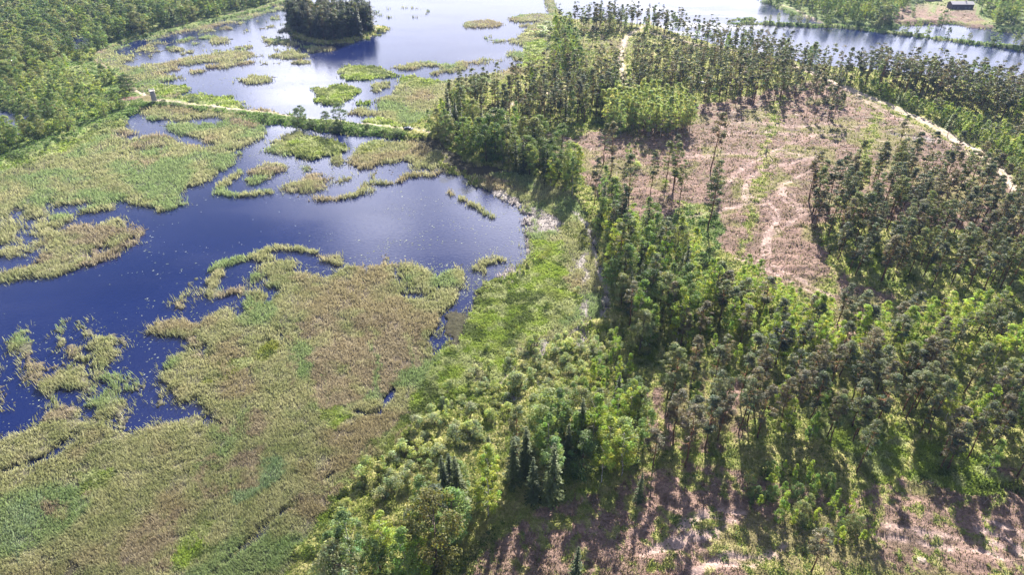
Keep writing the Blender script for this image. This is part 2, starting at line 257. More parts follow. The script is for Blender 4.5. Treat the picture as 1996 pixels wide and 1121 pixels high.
paint(W, c('D', (1140, 950), (1230, 900), (1270, 880), (1180, 945), (1120, 985)), .8)
paint(Y, c('D', (1100, 1121), (1200, 1000), (1400, 930), (1500, 880), (1560, 930), (1350, 1010), (1250, 1121)), .6)
paint(G, c('G', (1760, 330), (1780, 200), (1900, 170), (1960, 260), (1860, 320)), .8)
paint(T, c('G', (1240, 680), (1290, 520), (1420, 500), (1560, 480), (1600, 560), (1420, 700), (1300, 800)), .8)
paint(T, c('E', (250, 830), (300, 750), (400, 760), (460, 800), (400, 850), (290, 870)), .9)
paint(G, c('G', (960, 1000), (1080, 880), (1220, 850), (1190, 1000), (1060, 1080), (960, 1100)), .75)
paint(G, c('G', (400, 700), (420, 560), (560, 540), (640, 600), (560, 680)), .6)
paint(T, c('G', (0, 1000), (60, 760), (200, 680), (300, 760), (180, 900), (120, 1050)), .6)
for pl in [((560, 640), (700, 600), (820, 640), (840, 700), (700, 740), (560, 720)), ((650, 690), (760, 680), (780, 760), (640, 800), (560, 760)), ((380, 900), (520, 870), (500, 960), (400, 980)),
           ((250, 1030), (360, 1000), (340, 1110), (240, 1121)), ((700, 700), (800, 690), (830, 720), (700, 740)), ((430, 820), (560, 800), (520, 850), (440, 860)), ((60, 990), (180, 960), (140, 1030))]:
    paint(B, c('', *pl), .6)
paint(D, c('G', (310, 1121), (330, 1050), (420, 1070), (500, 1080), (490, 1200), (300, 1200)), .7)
paint(W, c('G', (590, 1075), (620, 1060), (650, 1080), (625, 1105)), .9)
paint(W, c('G', (340, 420), (380, 380), (420, 345), (440, 360), (400, 400), (350, 445)), .6)
paint(R, [(640, -1), (641, -1), (641, 0)])
CID_, DEN_, UND_ = CID, DEN, UND
def cls_at(x, y):
    # returns the class at each point; where cover is sparse, noise decides between it and what lies under it
    px, py = proj(x, y)
    i = np.clip((px-RX0).astype(int), 0, RW-1); j = np.clip((py-RY0).astype(int), 0, RH-1)
    a = CID[j, i]; d = DEN[j, i]/255.0; u = UND[j, i]
    r = np.hypot(x, y)
    s = np.clip(r/160, .7, 2.2)
    n = np.clip((.55*vn(x/(2.6*s)+5, y/(4.2*s)+3)+.45*vn(x/(.9*s)+50, y/(1.3*s)+31)-.5)*1.75+.5, 0, 1)
    return np.where(n <= d, a, u)
def warp(x, y, k=1.0):
    r = np.hypot(x, y); s = np.clip(r/150, .6, 1.7)*k
    return (x + s*((vn(x/3.1+11, y/3.1)-.5)*3.2+(vn(x/.9, y/.9+40)-.5)*1.5), y + s*((vn(x/3.1+70, y/3.1+33)-.5)*3.6+(vn(x/.9+21, y/.9+90)-.5)*1.7))
def cover(x, y):
    return cls_at(*warp(x, y))
# ------------------------------------------------------------------ lines on the ground: paths, tracks, ditches (metres wide)
def line(cl, w, pts, soft=.5): return (cl, w, np.array([gnd(a, b) for a, b in pts]), soft)
LINES = [
    line(S, 4.6, c('C', (690, 380), (760, 395), (820, 415), (880, 445), (950, 480), (1030, 512), (1100, 540), (1200, 582), (1330, 640), (1450, 690), (1550, 750), (1640, 810), (1740, 865), (1830, 935), (1900, 1010), (1996, 1121)) + [(2120, 480)]),
    line(S, 2.6, [(1222, 190), (1218, 165), (1212, 140), (1209, 113), (1212, 100), (1218, 80), (1224, 72), (1240, 63), (1258, 52), (1268, 42)]),
    line(S, 2.2, [(1243, 63), (1270, 68), (1300, 78), (1340, 87), (1380, 94), (1430, 102), (1500, 118), (1560, 132), (1600, 142)]),
    line(S, 1.7, [(262, 178), (268, 183), (285, 190), (297, 200), (330, 202), (370, 208), (430, 213), (480, 219), (540, 226), (600, 233), (660, 238), (700, 243), (760, 252), (800, 257), (835, 264)]),
    line(P, 1.3, [(262, 178), (235, 160), (210, 140), (190, 125), (182, 116), (200, 100), (235, 85), (265, 75), (290, 66), (330, 58), (400, 40), (470, 26), (560, 5)]),
    line(S, 1.6, [(930, 243), (960, 228), (1000, 207), (1060, 190), (1110, 172), (1160, 168)]),
    line(P, 5.0, [(240, 200), (262, 197), (285, 194), (292, 200)]),
    line(S, 1.8, c('C', (640, 35), (720, 60), (790, 95), (850, 122), (900, 128))),
]
for pl in [('C', (300, 720), (400, 695), (550, 705), (750, 718), (900, 700)), ('C', (300, 720), (345, 765), (450, 740), (600, 745), (850, 762), (1000, 770)), ('C', (130, 890), (240, 890), (350, 870), (500, 870), (800, 885)),
           ('C', (470, 1121), (440, 1080), (470, 1000), (560, 945), (700, 920), (850, 890)), ('C', (700, 1121), (640, 1100), (660, 1040), (760, 980), (850, 950)), ('C', (320, 1060), (420, 960), (520, 900), (640, 830), (850, 760)),
           ('F', (440, 0), (450, 80), (560, 120), (620, 200), (560, 300), (560, 420)), ('F', (640, 0), (650, 90), (720, 130), (760, 180), (620, 270), (560, 300)), ('F', (100, 190), (300, 150), (450, 110)), ('F', (380, 410), (550, 460), (700, 540), (900, 640)),
           ('C', (1000, 520), (1150, 600), (1300, 680), (1500, 780), (1700, 880)), ('I', (60, 880), (250, 800), (410, 820)), ('I', (180, 1121), (300, 1060), (500, 1070), (640, 1000)), ('I', (-100, 1000), (100, 960), (300, 900)),
           ('I', (1200, 900), (1500, 950), (1800, 1000), (1996, 1080)), ('I', (1750, 870), (1900, 920), (1996, 1000))]:
    for dx in (-1.1, 1.1):
        q = line(M, .6, c(*pl), .8); q[2][:, 0] += dx; q[2][:, 1] += dx*.8; LINES.append((99, q[1], q[2], q[3]))
DITCH = [line(W, 1.2, [(773, 758), (762, 775), (738, 808), (715, 812), (700, 806)]), line(W, 1.0, [(421, 1121), (470, 1075), (520, 1030), (555, 1000), (580, 985)]), line(W, .5, [(640, 935), (655, 925)]),
         line(W, .35, c('E', (780, 700), (850, 710), (940, 720), (1000, 730))), line(W, 1.2, c('G', (0, 555), (100, 520), (180, 510), (300, 460), (420, 350))),
         line(98, .9, c('E', (1340, 150), (1400, 210), (1440, 300), (1470, 440), (1500, 560), (1515, 640), (1500, 700)))]
RINGS = [line(R, .9, [(998+0, 0)]) for _ in ()]
def ring(cx, cy, rx, ry, w, d, n=40):
    pts = [(cx+rx*math.cos(t), cy+ry*math.sin(t)) for t in np.linspace(0, 2*math.pi, n)]
    return (R, w, np.array([gnd(a, b) for a, b in pts]), d)
ARCS = [ring(785, 24, 50, 10, .5, .4),
        line(R, 2.3, c('A', (1330, 960), (1290, 1000), (1230, 1030), (1220, 1070), (1300, 1088), (1400, 1082), (1500, 1068)), .75),
        line(R, 2.0, c('A', (1750, 1105), (1860, 1110), (1990, 1085)) + c('B', (150, 1078), (190, 1030), (260, 1020), (340, 1020), (420, 980), (500, 970), (560, 975), (615, 950)), .8),
        line(R, 2.2, c('D', (1740, 362), (1650, 350), (1570, 337), (1500, 350), (1445, 370)), .9),
        line(R, 3.0, c('D', (1490, 402), (1400, 390), (1300, 420), (1220, 440), (1190, 465)), .95),
        line(B, 2.6, c('D', (1190, 465), (1215, 490), (1180, 540), (1180, 592), (1240, 602), (1330, 582), (1420, 602), (1450, 645), (1420, 690)), .75),
        line(R, 1.6, c('E', (800, 460), (840, 415), (900, 405), (950, 412)), .8), line(R, 1.5, c('E', (640, 30), (760, 100), (880, 170)), .6),
        line(B, 2.5, c('D', (600, 70), (480, 80), (340, 100)), .7)]
def seg_dist(x, y, pts):
    best = np.full(x.shape, 1e9)
    for (ax, ay), (bx, by) in zip(pts[:-1], pts[1:]):
        k = (x > min(ax, bx)-9) & (x < max(ax, bx)+9) & (y > min(ay, by)-9) & (y < max(ay, by)+9)
        if not k.any(): continue
        vx, vy = bx-ax, by-ay; t = np.clip(((x[k]-ax)*vx+(y[k]-ay)*vy)/(vx*vx+vy*vy+1e-9), 0, 1)
        d = np.hypot(x[k]-ax-t*vx, y[k]-ay-t*vy); b = best[k]; best[k] = np.minimum(b, d)
    return best
def full_cover(x, y):
    """class of the ground, with arcs of reed, ditches and paths laid over it; and the strength of wheel tracks"""
    k = cover(x, y); wob = (vn(x/1.7, y/1.7)-.5)
    for cl, w, pts, d in ARCS:
        far = max(1, np.hypot(*pts.mean(0))/200)
        m = (seg_dist(x, y, pts)+wob*1.6*far < w*.5*far) & (vn(x/1.3+7, y/1.3) < d*1.05-.05*0+.02)
        k = np.where(m & (k == W), cl, k)
    for cl, w, pts, d in DITCH:
        m = seg_dist(x, y, pts)+wob*.8 < w*(.35+vn(x/4, y/4))
        k = np.where(m, np.where(vn(x/1.1, y/2.3) > .66, W, M) if cl == 98 else W, k)
    tr = np.zeros(x.shape)
    for cl, w, pts, d in LINES:
        dd = seg_dist(x, y, pts)+wob*.9
        if cl == 99: tr = np.maximum(tr, np.clip(1.3-dd/w, 0, 1)*np.clip(.35+vn(x/2.5, y/2.5), 0, 1))
        else:
            k = np.where(dd < w*.5, cl, k)
            if cl == S: k = np.where((np.abs(dd) < .28) & (vn(x/3+4, y/3) > .4), F, k)
    return k, tr

PAL = np.zeros((13, 3, 3))
PAL[W] = [(.02, .022, .04), (.03, .03, .05), (.025, .03, .03)]
PAL[R] = [(.34, .345, .17), (.23, .26, .11), (.45, .43, .26)]
PAL[B] = [(.34, .27, .19), (.23, .175, .125), (.44, .38, .28)]
PAL[G] = [(.30, .40, .07), (.19, .275, .05), (.42, .48, .14)]
PAL[Y] = [(.28, .31, .06), (.20, .25, .05), (.36, .37, .12)]
PAL[P] = [(.26, .17, .145), (.15, .11, .08), (.36, .245, .21)]
PAL[S] = [(.56, .45, .39), (.46, .37, .31), (.64, .52, .46)]
PAL[F] = [(.32, .32, .11), (.20, .24, .06), (.44, .36, .20)]
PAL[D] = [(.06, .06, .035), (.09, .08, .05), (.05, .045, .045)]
PAL[K] = [(.15, .21, .07), (.10, .15, .05), (.23, .28, .11)]
PAL[M] = [(.40, .36, .35), (.30, .27, .27), (.50, .46, .44)]
PAL[L] = PAL[W]
PAL[T] = [(.24, .32, .17), (.18, .25, .12), (.33, .39, .22)]
def palette(k, x, y):
    a = fb2(x, y, 9, 3, 3.3)[:, None]; b = fb2(x, y, 2.2, 2, 8.1)[:, None]
    A = PAL[k, 0]; Bc = PAL[k, 1]; Cc = PAL[k, 2]
    m = A*(1-a) + Bc*a
    m = m*(1-b*.55) + Cc*b*.55
    return m
def colour_of(k, x, y, tr=None):
    m = palette(k, x, y)
    g = fb2(x, y, 14, 4, 21.0)[:, None]; isP = np.isin(k, (P,))[:, None]
    m = np.where(isP & (g > .62), m*(1-np.clip((g-.62)*5, 0, .6)) + np.array([.20, .21, .06])*np.clip((g-.62)*5, 0, .6), m)
    gm = np.clip((fb2(x, y, 13, 3, 33.0)[:, None]-.56)*4, 0, .7); m = np.where(np.isin(k, (G, Y, K))[:, None], m*(1-gm)+palette(np.full(k.shape, R), x, y)*np.array([.8, .85, .7])*gm, m)
    gf = np.clip((fb2(x, y, 2.6, 3, 91.)[:, None]-.52)*3.5, 0, .8)*np.isin(k, (G, Y))[:, None]; m = m*(1-gf)+np.array([.46, .49, .26])*gf
    gd = np.clip((.36-fb2(x, y, 3.7, 3, 17.)[:, None])*5, 0, .75)*np.isin(k, (G, Y))[:, None]; m = m*(1-gd)+np.array([.09, .13, .04])*gd
    bm = (k == B)[:, None]*np.clip((fb2(x, y, 7, 3, 81.)[:, None]-.3)*2.2, .25, .95); m = m*(1-bm)+palette(np.full(k.shape, R), x, y)*bm
    g2 = fb2(x, y, 22, 4, 55.0)[:, None]; isR = (k == R)[:, None]
    t = np.clip((g2-.68)*4, 0, .6); m = np.where(isR, m*(1-t) + np.array([.33, .26, .17])*t, m)
    t = np.clip((.38-g2)*4, 0, .6); m = np.where(isR, m*(1-t) + np.array([.20, .31, .12])*t, m)
    if tr is not None:
        t = np.clip(tr*1.3*np.isin(k, (P, F, G, Y)), 0, 1)[:, None]; m = m*(1-t*.9) + np.array([.48, .35, .32])*t*.9
    return m
def relief(x, y):
    return fb2(x, y, 3.4, 3, 2)*.35+fb2(x, y, 24, 2, 9)*1.1+fb2(x*.35+y*.12, y*1.1, 2.4, 2, 6)*.5
def road_dist(x, y):
    d = np.full(np.shape(x), 1e9)
    for cl, w, pts, _ in LINES:
        if cl == S: d = np.minimum(d, seg_dist(x, y, pts))
    return d
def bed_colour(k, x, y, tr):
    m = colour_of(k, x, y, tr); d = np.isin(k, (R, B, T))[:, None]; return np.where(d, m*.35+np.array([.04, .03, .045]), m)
def height(x, y, k=None):
    """ground level: above 0 is land, below is lake bed"""
    off = ((0, 0), (1.2, 0), (-1.2, 0), (0, 1.6), (0, -1.6), (2.2, 2.2), (-2.2, 2.2), (2.2, -2.2), (-2.2, -2.2))
    acc = np.zeros(x.shape)
    for dx, dy in off:
        q = cover(x+dx, y+dy); acc += ~np.isin(q, (W, L))
    return acc/len(off)
# ------------------------------------------------------------------ materials
def mat(name, rough=.9, spec=.2):
    m = bpy.data.materials.new(name); m.use_nodes = True
    b = m.node_tree.nodes['Principled BSDF']; b.inputs['Roughness'].default_value = rough; b.inputs['Specular IOR Level'].default_value = spec
    return m, m.node_tree.nodes, m.node_tree.links, b
def ground_mat():
    m, n, l, b = mat('ground', .95, .1)
    at = n.new('ShaderNodeAttribute'); at.attribute_name = 'cover_colour'
    geo = n.new('ShaderNodeNewGeometry')
    n1 = n.new('ShaderNodeTexNoise'); n1.inputs['Scale'].default_value = 1.4; n1.inputs['Detail'].default_value = 7; n1.inputs['Roughness'].default_value = .72
    l.new(geo.outputs['Position'], n1.inputs['Vector'])
    r = n.new('ShaderNodeMapRange'); r.inputs['From Min'].default_value = .32; r.inputs['From Max'].default_value = .68; r.inputs['To Min'].default_value = .5; r.inputs['To Max'].default_value = 1.4
    l.new(n1.outputs['Fac'], r.inputs['Value'])
    v = n.new('ShaderNodeVectorMath'); v.operation = 'SCALE'; l.new(at.outputs['Color'], v.inputs[0]); l.new(r.outputs[0], v.inputs['Scale']); l.new(v.outputs[0], b.inputs['Base Color'])
    bp = n.new('ShaderNodeBump'); bp.inputs['Strength'].default_value = 1; bp.inputs['Distance'].default_value = .5
    l.new(n1.outputs['Fac'], bp.inputs['Height']); l.new(bp.outputs[0], b.inputs['Normal'])
    return m
def leaf_mat(name, transl=.45, rough=.6, spec=.25):
    """foliage: colour from the object's own colour, varied from clump to clump by the mesh's tint layer"""
    m, n, l, b = mat(name, rough, spec)
    oi = n.new('ShaderNodeObjectInfo'); at = n.new('ShaderNodeAttribute'); at.attribute_name = 'tint'
    mul = n.new('ShaderNodeMix'); mul.data_type = 'RGBA'; mul.blend_type = 'MULTIPLY'; mul.inputs[0].default_value = 1
    l.new(oi.outputs['Color'], mul.inputs[6]); l.new(at.outputs['Color'], mul.inputs[7])
    sc2 = n.new('ShaderNodeVectorMath'); sc2.operation = 'SCALE'; sc2.inputs['Scale'].default_value = 2.0
    l.new(mul.outputs[2], sc2.inputs[0]); l.new(sc2.outputs[0], b.inputs['Base Color'])
    tr = n.new('ShaderNodeBsdfTranslucent'); yel = n.new('ShaderNodeMix'); yel.data_type = 'RGBA'; yel.blend_type = 'MULTIPLY'; yel.inputs[0].default_value = 1
    yel.inputs[7].default_value = (1.5, 1.45, .7, 1); l.new(sc2.outputs[0], yel.inputs[6]); l.new(yel.outputs[2], tr.inputs['Color'])
    ms = n.new('ShaderNodeMixShader'); ms.inputs[0].default_value = transl
    l.new(b.outputs[0], ms.inputs[1]); l.new(tr.outputs[0], ms.inputs[2]); l.new(ms.outputs[0], n['Material Output'].inputs['Surface'])
    return m
def cover_mat(name, transl=.35):
    m, n, l, b = mat(name, .7, .2)
    at = n.new('ShaderNodeAttribute'); at.attribute_name = 'tint'; l.new(at.outputs['Color'], b.inputs['Base Color'])
    tr = n.new('ShaderNodeBsdfTranslucent'); l.new(at.outputs['Color'], tr.inputs['Color'])
    ms = n.new('ShaderNodeMixShader'); ms.inputs[0].default_value = transl
    l.new(b.outputs[0], ms.inputs[1]); l.new(tr.outputs[0], ms.inputs[2]); l.new(ms.outputs[0], n['Material Output'].inputs['Surface'])
    return m
def bark_mat(name, c1, c2, split=None):
    m, n, l, b = mat(name, .9, .15)
    co = n.new('ShaderNodeTexCoord'); nz = n.new('ShaderNodeTexNoise'); nz.inputs['Scale'].default_value = 2.5; nz.inputs['Detail'].default_value = 5
    l.new(co.outputs['Object'], nz.inputs['Vector'])
    r = n.new('ShaderNodeValToRGB'); r.color_ramp.elements[0].color = (*c1, 1); r.color_ramp.elements[1].color = (*c2, 1); r.color_ramp.elements[0].position = .4; r.color_ramp.elements[1].position = .62
    if split:
        s = n.new('ShaderNodeSeparateXYZ'); l.new(co.outputs['Object'], s.inputs[0])
        ad = n.new('ShaderNodeMath'); ad.operation = 'MULTIPLY_ADD'; ad.inputs[1].default_value = split; ad.inputs[2].default_value = -.15
        l.new(s.outputs[2], ad.inputs[0]); ad2 = n.new('ShaderNodeMath'); ad2.operation = 'ADD'; l.new(ad.outputs[0], ad2.inputs[0]); l.new(nz.outputs['Fac'], ad2.inputs[1]); l.new(ad2.outputs[0], r.inputs[0])
    else: l.new(nz.outputs['Fac'], r.inputs[0])
    l.new(r.outputs[0], b.inputs['Base Color']); return m
def plain(name, col, rough=.7, spec=.3, metal=0, vary=.25, scale=3):
    m, n, l, b = mat(name, rough, spec); b.inputs['Metallic'].default_value = metal
    co = n.new('ShaderNodeTexCoord'); nz = n.new('ShaderNodeTexNoise'); nz.inputs['Scale'].default_value = scale; nz.inputs['Detail'].default_value = 5
    l.new(co.outputs['Object'], nz.inputs['Vector']); r = n.new('ShaderNodeValToRGB')
    r.color_ramp.elements[0].color = (*[v*(1-vary) for v in col], 1); r.color_ramp.elements[1].color = (*[min(1, v*(1+vary)) for v in col], 1)
    l.new(nz.outputs['Fac'], r.inputs[0]); l.new(r.outputs[0], b.inputs['Base Color']); return m
def water_mat():
    m, n, l, b = mat('lake_water', .06, .5); b.inputs['IOR'].default_value = 1.4
    geo = n.new('ShaderNodeNewGeometry')
    n1 = n.new('ShaderNodeTexNoise'); n1.inputs['Scale'].default_value = .035; n1.inputs['Detail'].default_value = 3; l.new(geo.outputs['Position'], n1.inputs['Vector'])
    r = n.new('ShaderNodeValToRGB'); r.color_ramp.elements[0].color = (.004, .009, .055, 1); r.color_ramp.elements[1].color = (.007, .015, .085, 1); l.new(n1.outputs['Fac'], r.inputs[0]); l.new(r.outputs[0], b.inputs['Base Color'])
    mp = n.new('ShaderNodeMapping'); mp.inputs['Rotation'].default_value = (0, 0, .35); mp.inputs['Scale'].default_value = (1, 2.2, 1); l.new(geo.outputs['Position'], mp.inputs[0])
    n2 = n.new('ShaderNodeTexNoise'); n2.inputs['Scale'].default_value = .9; n2.inputs['Detail'].default_value = 4; n2.inputs['Roughness'].default_value = .65; l.new(mp.outputs[0], n2.inputs['Vector'])
    bp = n.new('ShaderNodeBump'); bp.inputs['Strength'].default_value = .55; bp.inputs['Distance'].default_value = .06; l.new(n2.outputs['Fac'], bp.inputs['Height']); l.new(bp.outputs[0], b.inputs['Normal'])
    n3 = n.new('ShaderNodeTexNoise'); n3.inputs['Scale'].default_value = .02; n3.inputs['Detail'].default_value = 4; l.new(mp.outputs[0], n3.inputs['Vector'])
    r3 = n.new('ShaderNodeMapRange'); r3.inputs['From Min'].default_value = .4; r3.inputs['From Max'].default_value = .6; r3.inputs['To Min'].default_value = .04; r3.inputs['To Max'].default_value = .16; l.new(n3.outputs['Fac'], r3.inputs[0]); l.new(r3.outputs[0], b.inputs['Roughness'])
    return m
MG = ground_mat(); MW = water_mat()
ML = {k: leaf_mat(k, t) for k, t in (('pine_needles', .32), ('spruce_needles', .25), ('birch_leaves', .45), ('broad_leaves', .38), ('willow_leaves', .38))}
MC = cover_mat('reed_blades', .35); MCD = cover_mat('brush_wood', .05)
MBP = bark_mat('pine_bark', (.07, .045, .035), (.26, .13, .07), .03); MBB = bark_mat('birch_bark', (.10, .09, .08), (.55, .52, .48)); MBD = bark_mat('dark_bark', (.06, .05, .04), (.15, .12, .09))
# ------------------------------------------------------------------ mesh helpers
def make_mesh(name, V, Fc, mats, colname=None, cols=None, mi=None):
    me = bpy.data.meshes.new(name); V = np.asarray(V, np.float32).reshape(-1, 3); Fc = np.asarray(Fc, np.int32); k = Fc.shape[1]
    me.vertices.add(len(V)); me.vertices.foreach_set('co', V.ravel())
    me.loops.add(Fc.size); me.loops.foreach_set('vertex_index', Fc.ravel())
    me.polygons.add(len(Fc)); me.polygons.foreach_set('loop_start', np.arange(0, Fc.size, k, dtype=np.int32))
    if mi is not None: me.polygons.foreach_set('material_index', np.asarray(mi, np.int32))
    for m in (mats if isinstance(mats, (list, tuple)) else [mats]): me.materials.append(m)
    me.update(calc_edges=True)
    if colname:
        a = me.color_attributes.new(colname, 'FLOAT_COLOR', 'POINT'); q = np.ones((len(V), 4), np.float32); q[:, :3] = cols; a.data.foreach_set('color', q.ravel())
    return me
def link(name, me, parent=None, loc=None, rot=None, **props):
    o = bpy.data.objects.new(name, me); sc.collection.objects.link(o)
    if parent is not None: o.parent = parent
    if loc is not None: o.location = loc
    if rot is not None: o.rotation_euler = rot
    for k, v in props.items(): o[k] = v
    return o
class MB:
    """collects boxes, bars and prisms into one mesh"""
    def __init__(s): s.v = []; s.f = []; s.m = []
    def add(s, v, f, mi=0):
        b = len(s.v); s.v += [tuple(q) for q in v]; s.f += [[b+i for i in q] for q in f]; s.m += [mi]*len(f)
    def box(s, c0, size, mi=0, rz=0, taper=1.0):
        x, y, z = [q/2 for q in size]; ca, sa = math.cos(rz), math.sin(rz); V = []
        for dz, tp in ((-z, 1), (z, taper)):
            for dx, dy in ((-x, -y), (x, -y), (x, y), (-x, y)):
                a, b_ = dx*tp, dy*tp; V.append((c0[0]+a*ca-b_*sa, c0[1]+a*sa+b_*ca, c0[2]+dz))
        s.add(V, [(0, 3, 2, 1), (4, 5, 6, 7), (0, 1, 5, 4), (1, 2, 6, 5), (2, 3, 7, 6), (3, 0, 4, 7)], mi)
    def tube(s, p, q, r0, r1=None, n=8, mi=0):
        r1 = r0 if r1 is None else r1; p = Vector(p); q = Vector(q); d = (q-p).normalized(); a = d.orthogonal().normalized(); b_ = d.cross(a)
        V = []
        for P0, r in ((p, r0), (q, r1)):
            for i in range(n): t = 2*math.pi*i/n; V.append(P0+a*math.cos(t)*r+b_*math.sin(t)*r)
        s.add(V, [(i, (i+1) % n, n+(i+1) % n, n+i) for i in range(n)] + [tuple(range(n-1, -1, -1)), tuple(range(n, 2*n))], mi)
    def mesh(s, name, mats):
        me = bpy.data.meshes.new(name); me.from_pydata(s.v, [], s.f)
        for m in (mats if isinstance(mats, (list, tuple)) else [mats]): me.materials.append(m)
        me.polygons.foreach_set('material_index', s.m); me.update(); return me
# ------------------------------------------------------------------ ground sheet (finer near, coarser far)
def build_ground():
    th = np.linspace(-1.22, 1.22, 1130)
    r = np.concatenate([[0, 12], 24*np.exp(np.arange(0, 150)*.0068), 24*np.exp(150*.0068)*np.exp(np.arange(1, 500)*.0046)])
    r = np.concatenate([r, r[-1]*np.exp(np.arange(1, 30)*.085)])
    TH, RR = np.meshgrid(th, r); x = (RR*np.sin(TH)).ravel(); y = (RR*np.cos(TH)).ravel()
    k, tr = full_cover(x, y)
    cols = np.zeros((len(x), 3)); jit = np.random.default_rng(5)
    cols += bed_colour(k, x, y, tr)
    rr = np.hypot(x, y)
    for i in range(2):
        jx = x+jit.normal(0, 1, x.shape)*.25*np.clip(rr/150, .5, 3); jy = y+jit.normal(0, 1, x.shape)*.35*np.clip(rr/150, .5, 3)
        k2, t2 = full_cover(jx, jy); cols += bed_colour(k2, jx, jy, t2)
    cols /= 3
    a = height(x, y); w = np.isin(k, (W, L))
    a = np.where(w & (a > .45), .30, a); a = np.where(~w & (a < .5), .5, a)
    far = np.clip(rr/400, 1, 3)
    z = np.where(a > .42, .12+(a-.42)*.8*far, -.7)
    land = np.isin(k, (P, F, K, S)); z += land*(a > .8)*relief(x, y)*np.where(k == S, .45, 1)+(k == S)*(.45)
    z -= tr*.12*land
    z = z.reshape(TH.shape)
    n, m = TH.shape; idx = np.arange(n*m).reshape(n, m)
    Fc = np.stack([idx[:-1, :-1], idx[:-1, 1:], idx[1:, 1:], idx[1:, :-1]], -1).reshape(-1, 4)
    V = np.stack([x, y, z.ravel()], 1)
    # faces wound to look up
    me = make_mesh('ground', V, Fc[:, ::-1], MG, 'cover_colour', cols)
    me.polygons.foreach_set('use_smooth', np.ones(len(Fc), bool))
    link('ground', me, kind='structure')
build_ground()
def gz(x, y):
    x = np.atleast_1d(np.float64(x)); y = np.atleast_1d(np.float64(y)); k, tr = full_cover(x, y)
    land = np.isin(k, (P, F, K, S)); a = height(x, y)
    return np.where(np.isin(k, (W, L)), 0, .25+land*(a > .8)*relief(x, y))
me = make_mesh('lake', [(-5000, -300, 0), (5000, -300, 0), (5000, 7000, 0), (-5000, 7000, 0)], [(0, 1, 2, 3)], MW); link('lake_water', me, kind='structure')

# ------------------------------------------------------------------ plant generators: arrays of leaf quads
def quads(Pc, N, a, b, g):
    """quads at Pc facing N, half sizes a, b"""
    N = N/np.maximum(np.linalg.norm(N, axis=1, keepdims=True), 1e-6); t = g.normal(size=N.shape); U = np.cross(N, t); U /= np.maximum(np.linalg.norm(U, axis=1, keepdims=True), 1e-6); Vv = np.cross(N, U)
    a = np.broadcast_to(np.asarray(a, float).reshape(-1, 1), (len(Pc), 1)); b = np.broadcast_to(np.asarray(b, float).reshape(-1, 1), (len(Pc), 1))
    return np.stack([Pc-U*a, Pc-Vv*b, Pc+U*a, Pc+Vv*b], 1)
def clumps(C0, rx, rz, n, size, g, tint):
    """leafy clumps: n leaves round each centre"""
    m = len(C0); d = g.normal(size=(m, n, 3)); d /= np.linalg.norm(d, axis=2, keepdims=True); d[..., 2] = np.where(d[..., 2] < -.3, -d[..., 2], d[..., 2])
    rad = g.random((m, n, 1))**.4; s = np.stack([rx, rx, rz], 1)[:, None, :]
    Pc = (C0[:, None, :]+d*rad*s).reshape(-1, 3); N = (d+g.normal(size=d.shape)*.55+np.array([0, 0, .35])).reshape(-1, 3)
    sz = size*(.7+.6*g.random(m*n)); Q = quads(Pc, N, sz, sz*.62, g)
    T = np.repeat(tint, n, axis=0)*(.85+.3*g.random((m*n, 1)))
    return Q, T
def env(kind, t):
    if kind == 'pine_tree': return np.where(t < .35, .45+1.5*t, .98-.75*np.clip((t-.45)/.55, 0, 1)**1.8)
    if kind == 'birch_tree': return np.sin(np.pi*np.clip(.10+.86*t, 0, 1)**.8)**.75
    if kind == 'broadleaf_tree': return np.sqrt(np.clip(1-((t-.42)/.6)**2, .05, 1))
    if kind == 'willow_bush': return np.sqrt(np.clip(1-t**2, .03, 1))
    return np.sin(np.pi*np.clip(.14+.84*t, 0, 1)**.85)**.9
SPEC = {  # height, crown start, crown radius, clumps, clump radius, clump height, leaves per clump, leaf size
    'pine_tree': (17, .40, 2.0, 50, .74, .42, 72, .155), 'birch_tree': (15, .20, 2.3, 76, .66, .66, 54, .145), 'broadleaf_tree': (13, .08, 3.5, 96, .95, .8, 58, .17),
    'spruce_tree': (15, .06, 2.2, 0, 0, 0, 0, 0), 'willow_bush': (3.0, .02, 2.0, 26, .62, .5, 48, .12), 'young_birch': (7, .08, 1.05, 34, .42, .5, 40, .115)}
LEAF = {'pine_tree': 'pine_needles', 'birch_tree': 'birch_leaves', 'broadleaf_tree': 'broad_leaves', 'spruce_tree': 'spruce_needles', 'willow_bush': 'willow_leaves', 'young_birch': 'birch_leaves'}
BARK = {'pine_tree': MBP, 'birch_tree': MBB, 'broadleaf_tree': MBD, 'spruce_tree': MBD, 'willow_bush': MBD, 'young_birch': MBB}
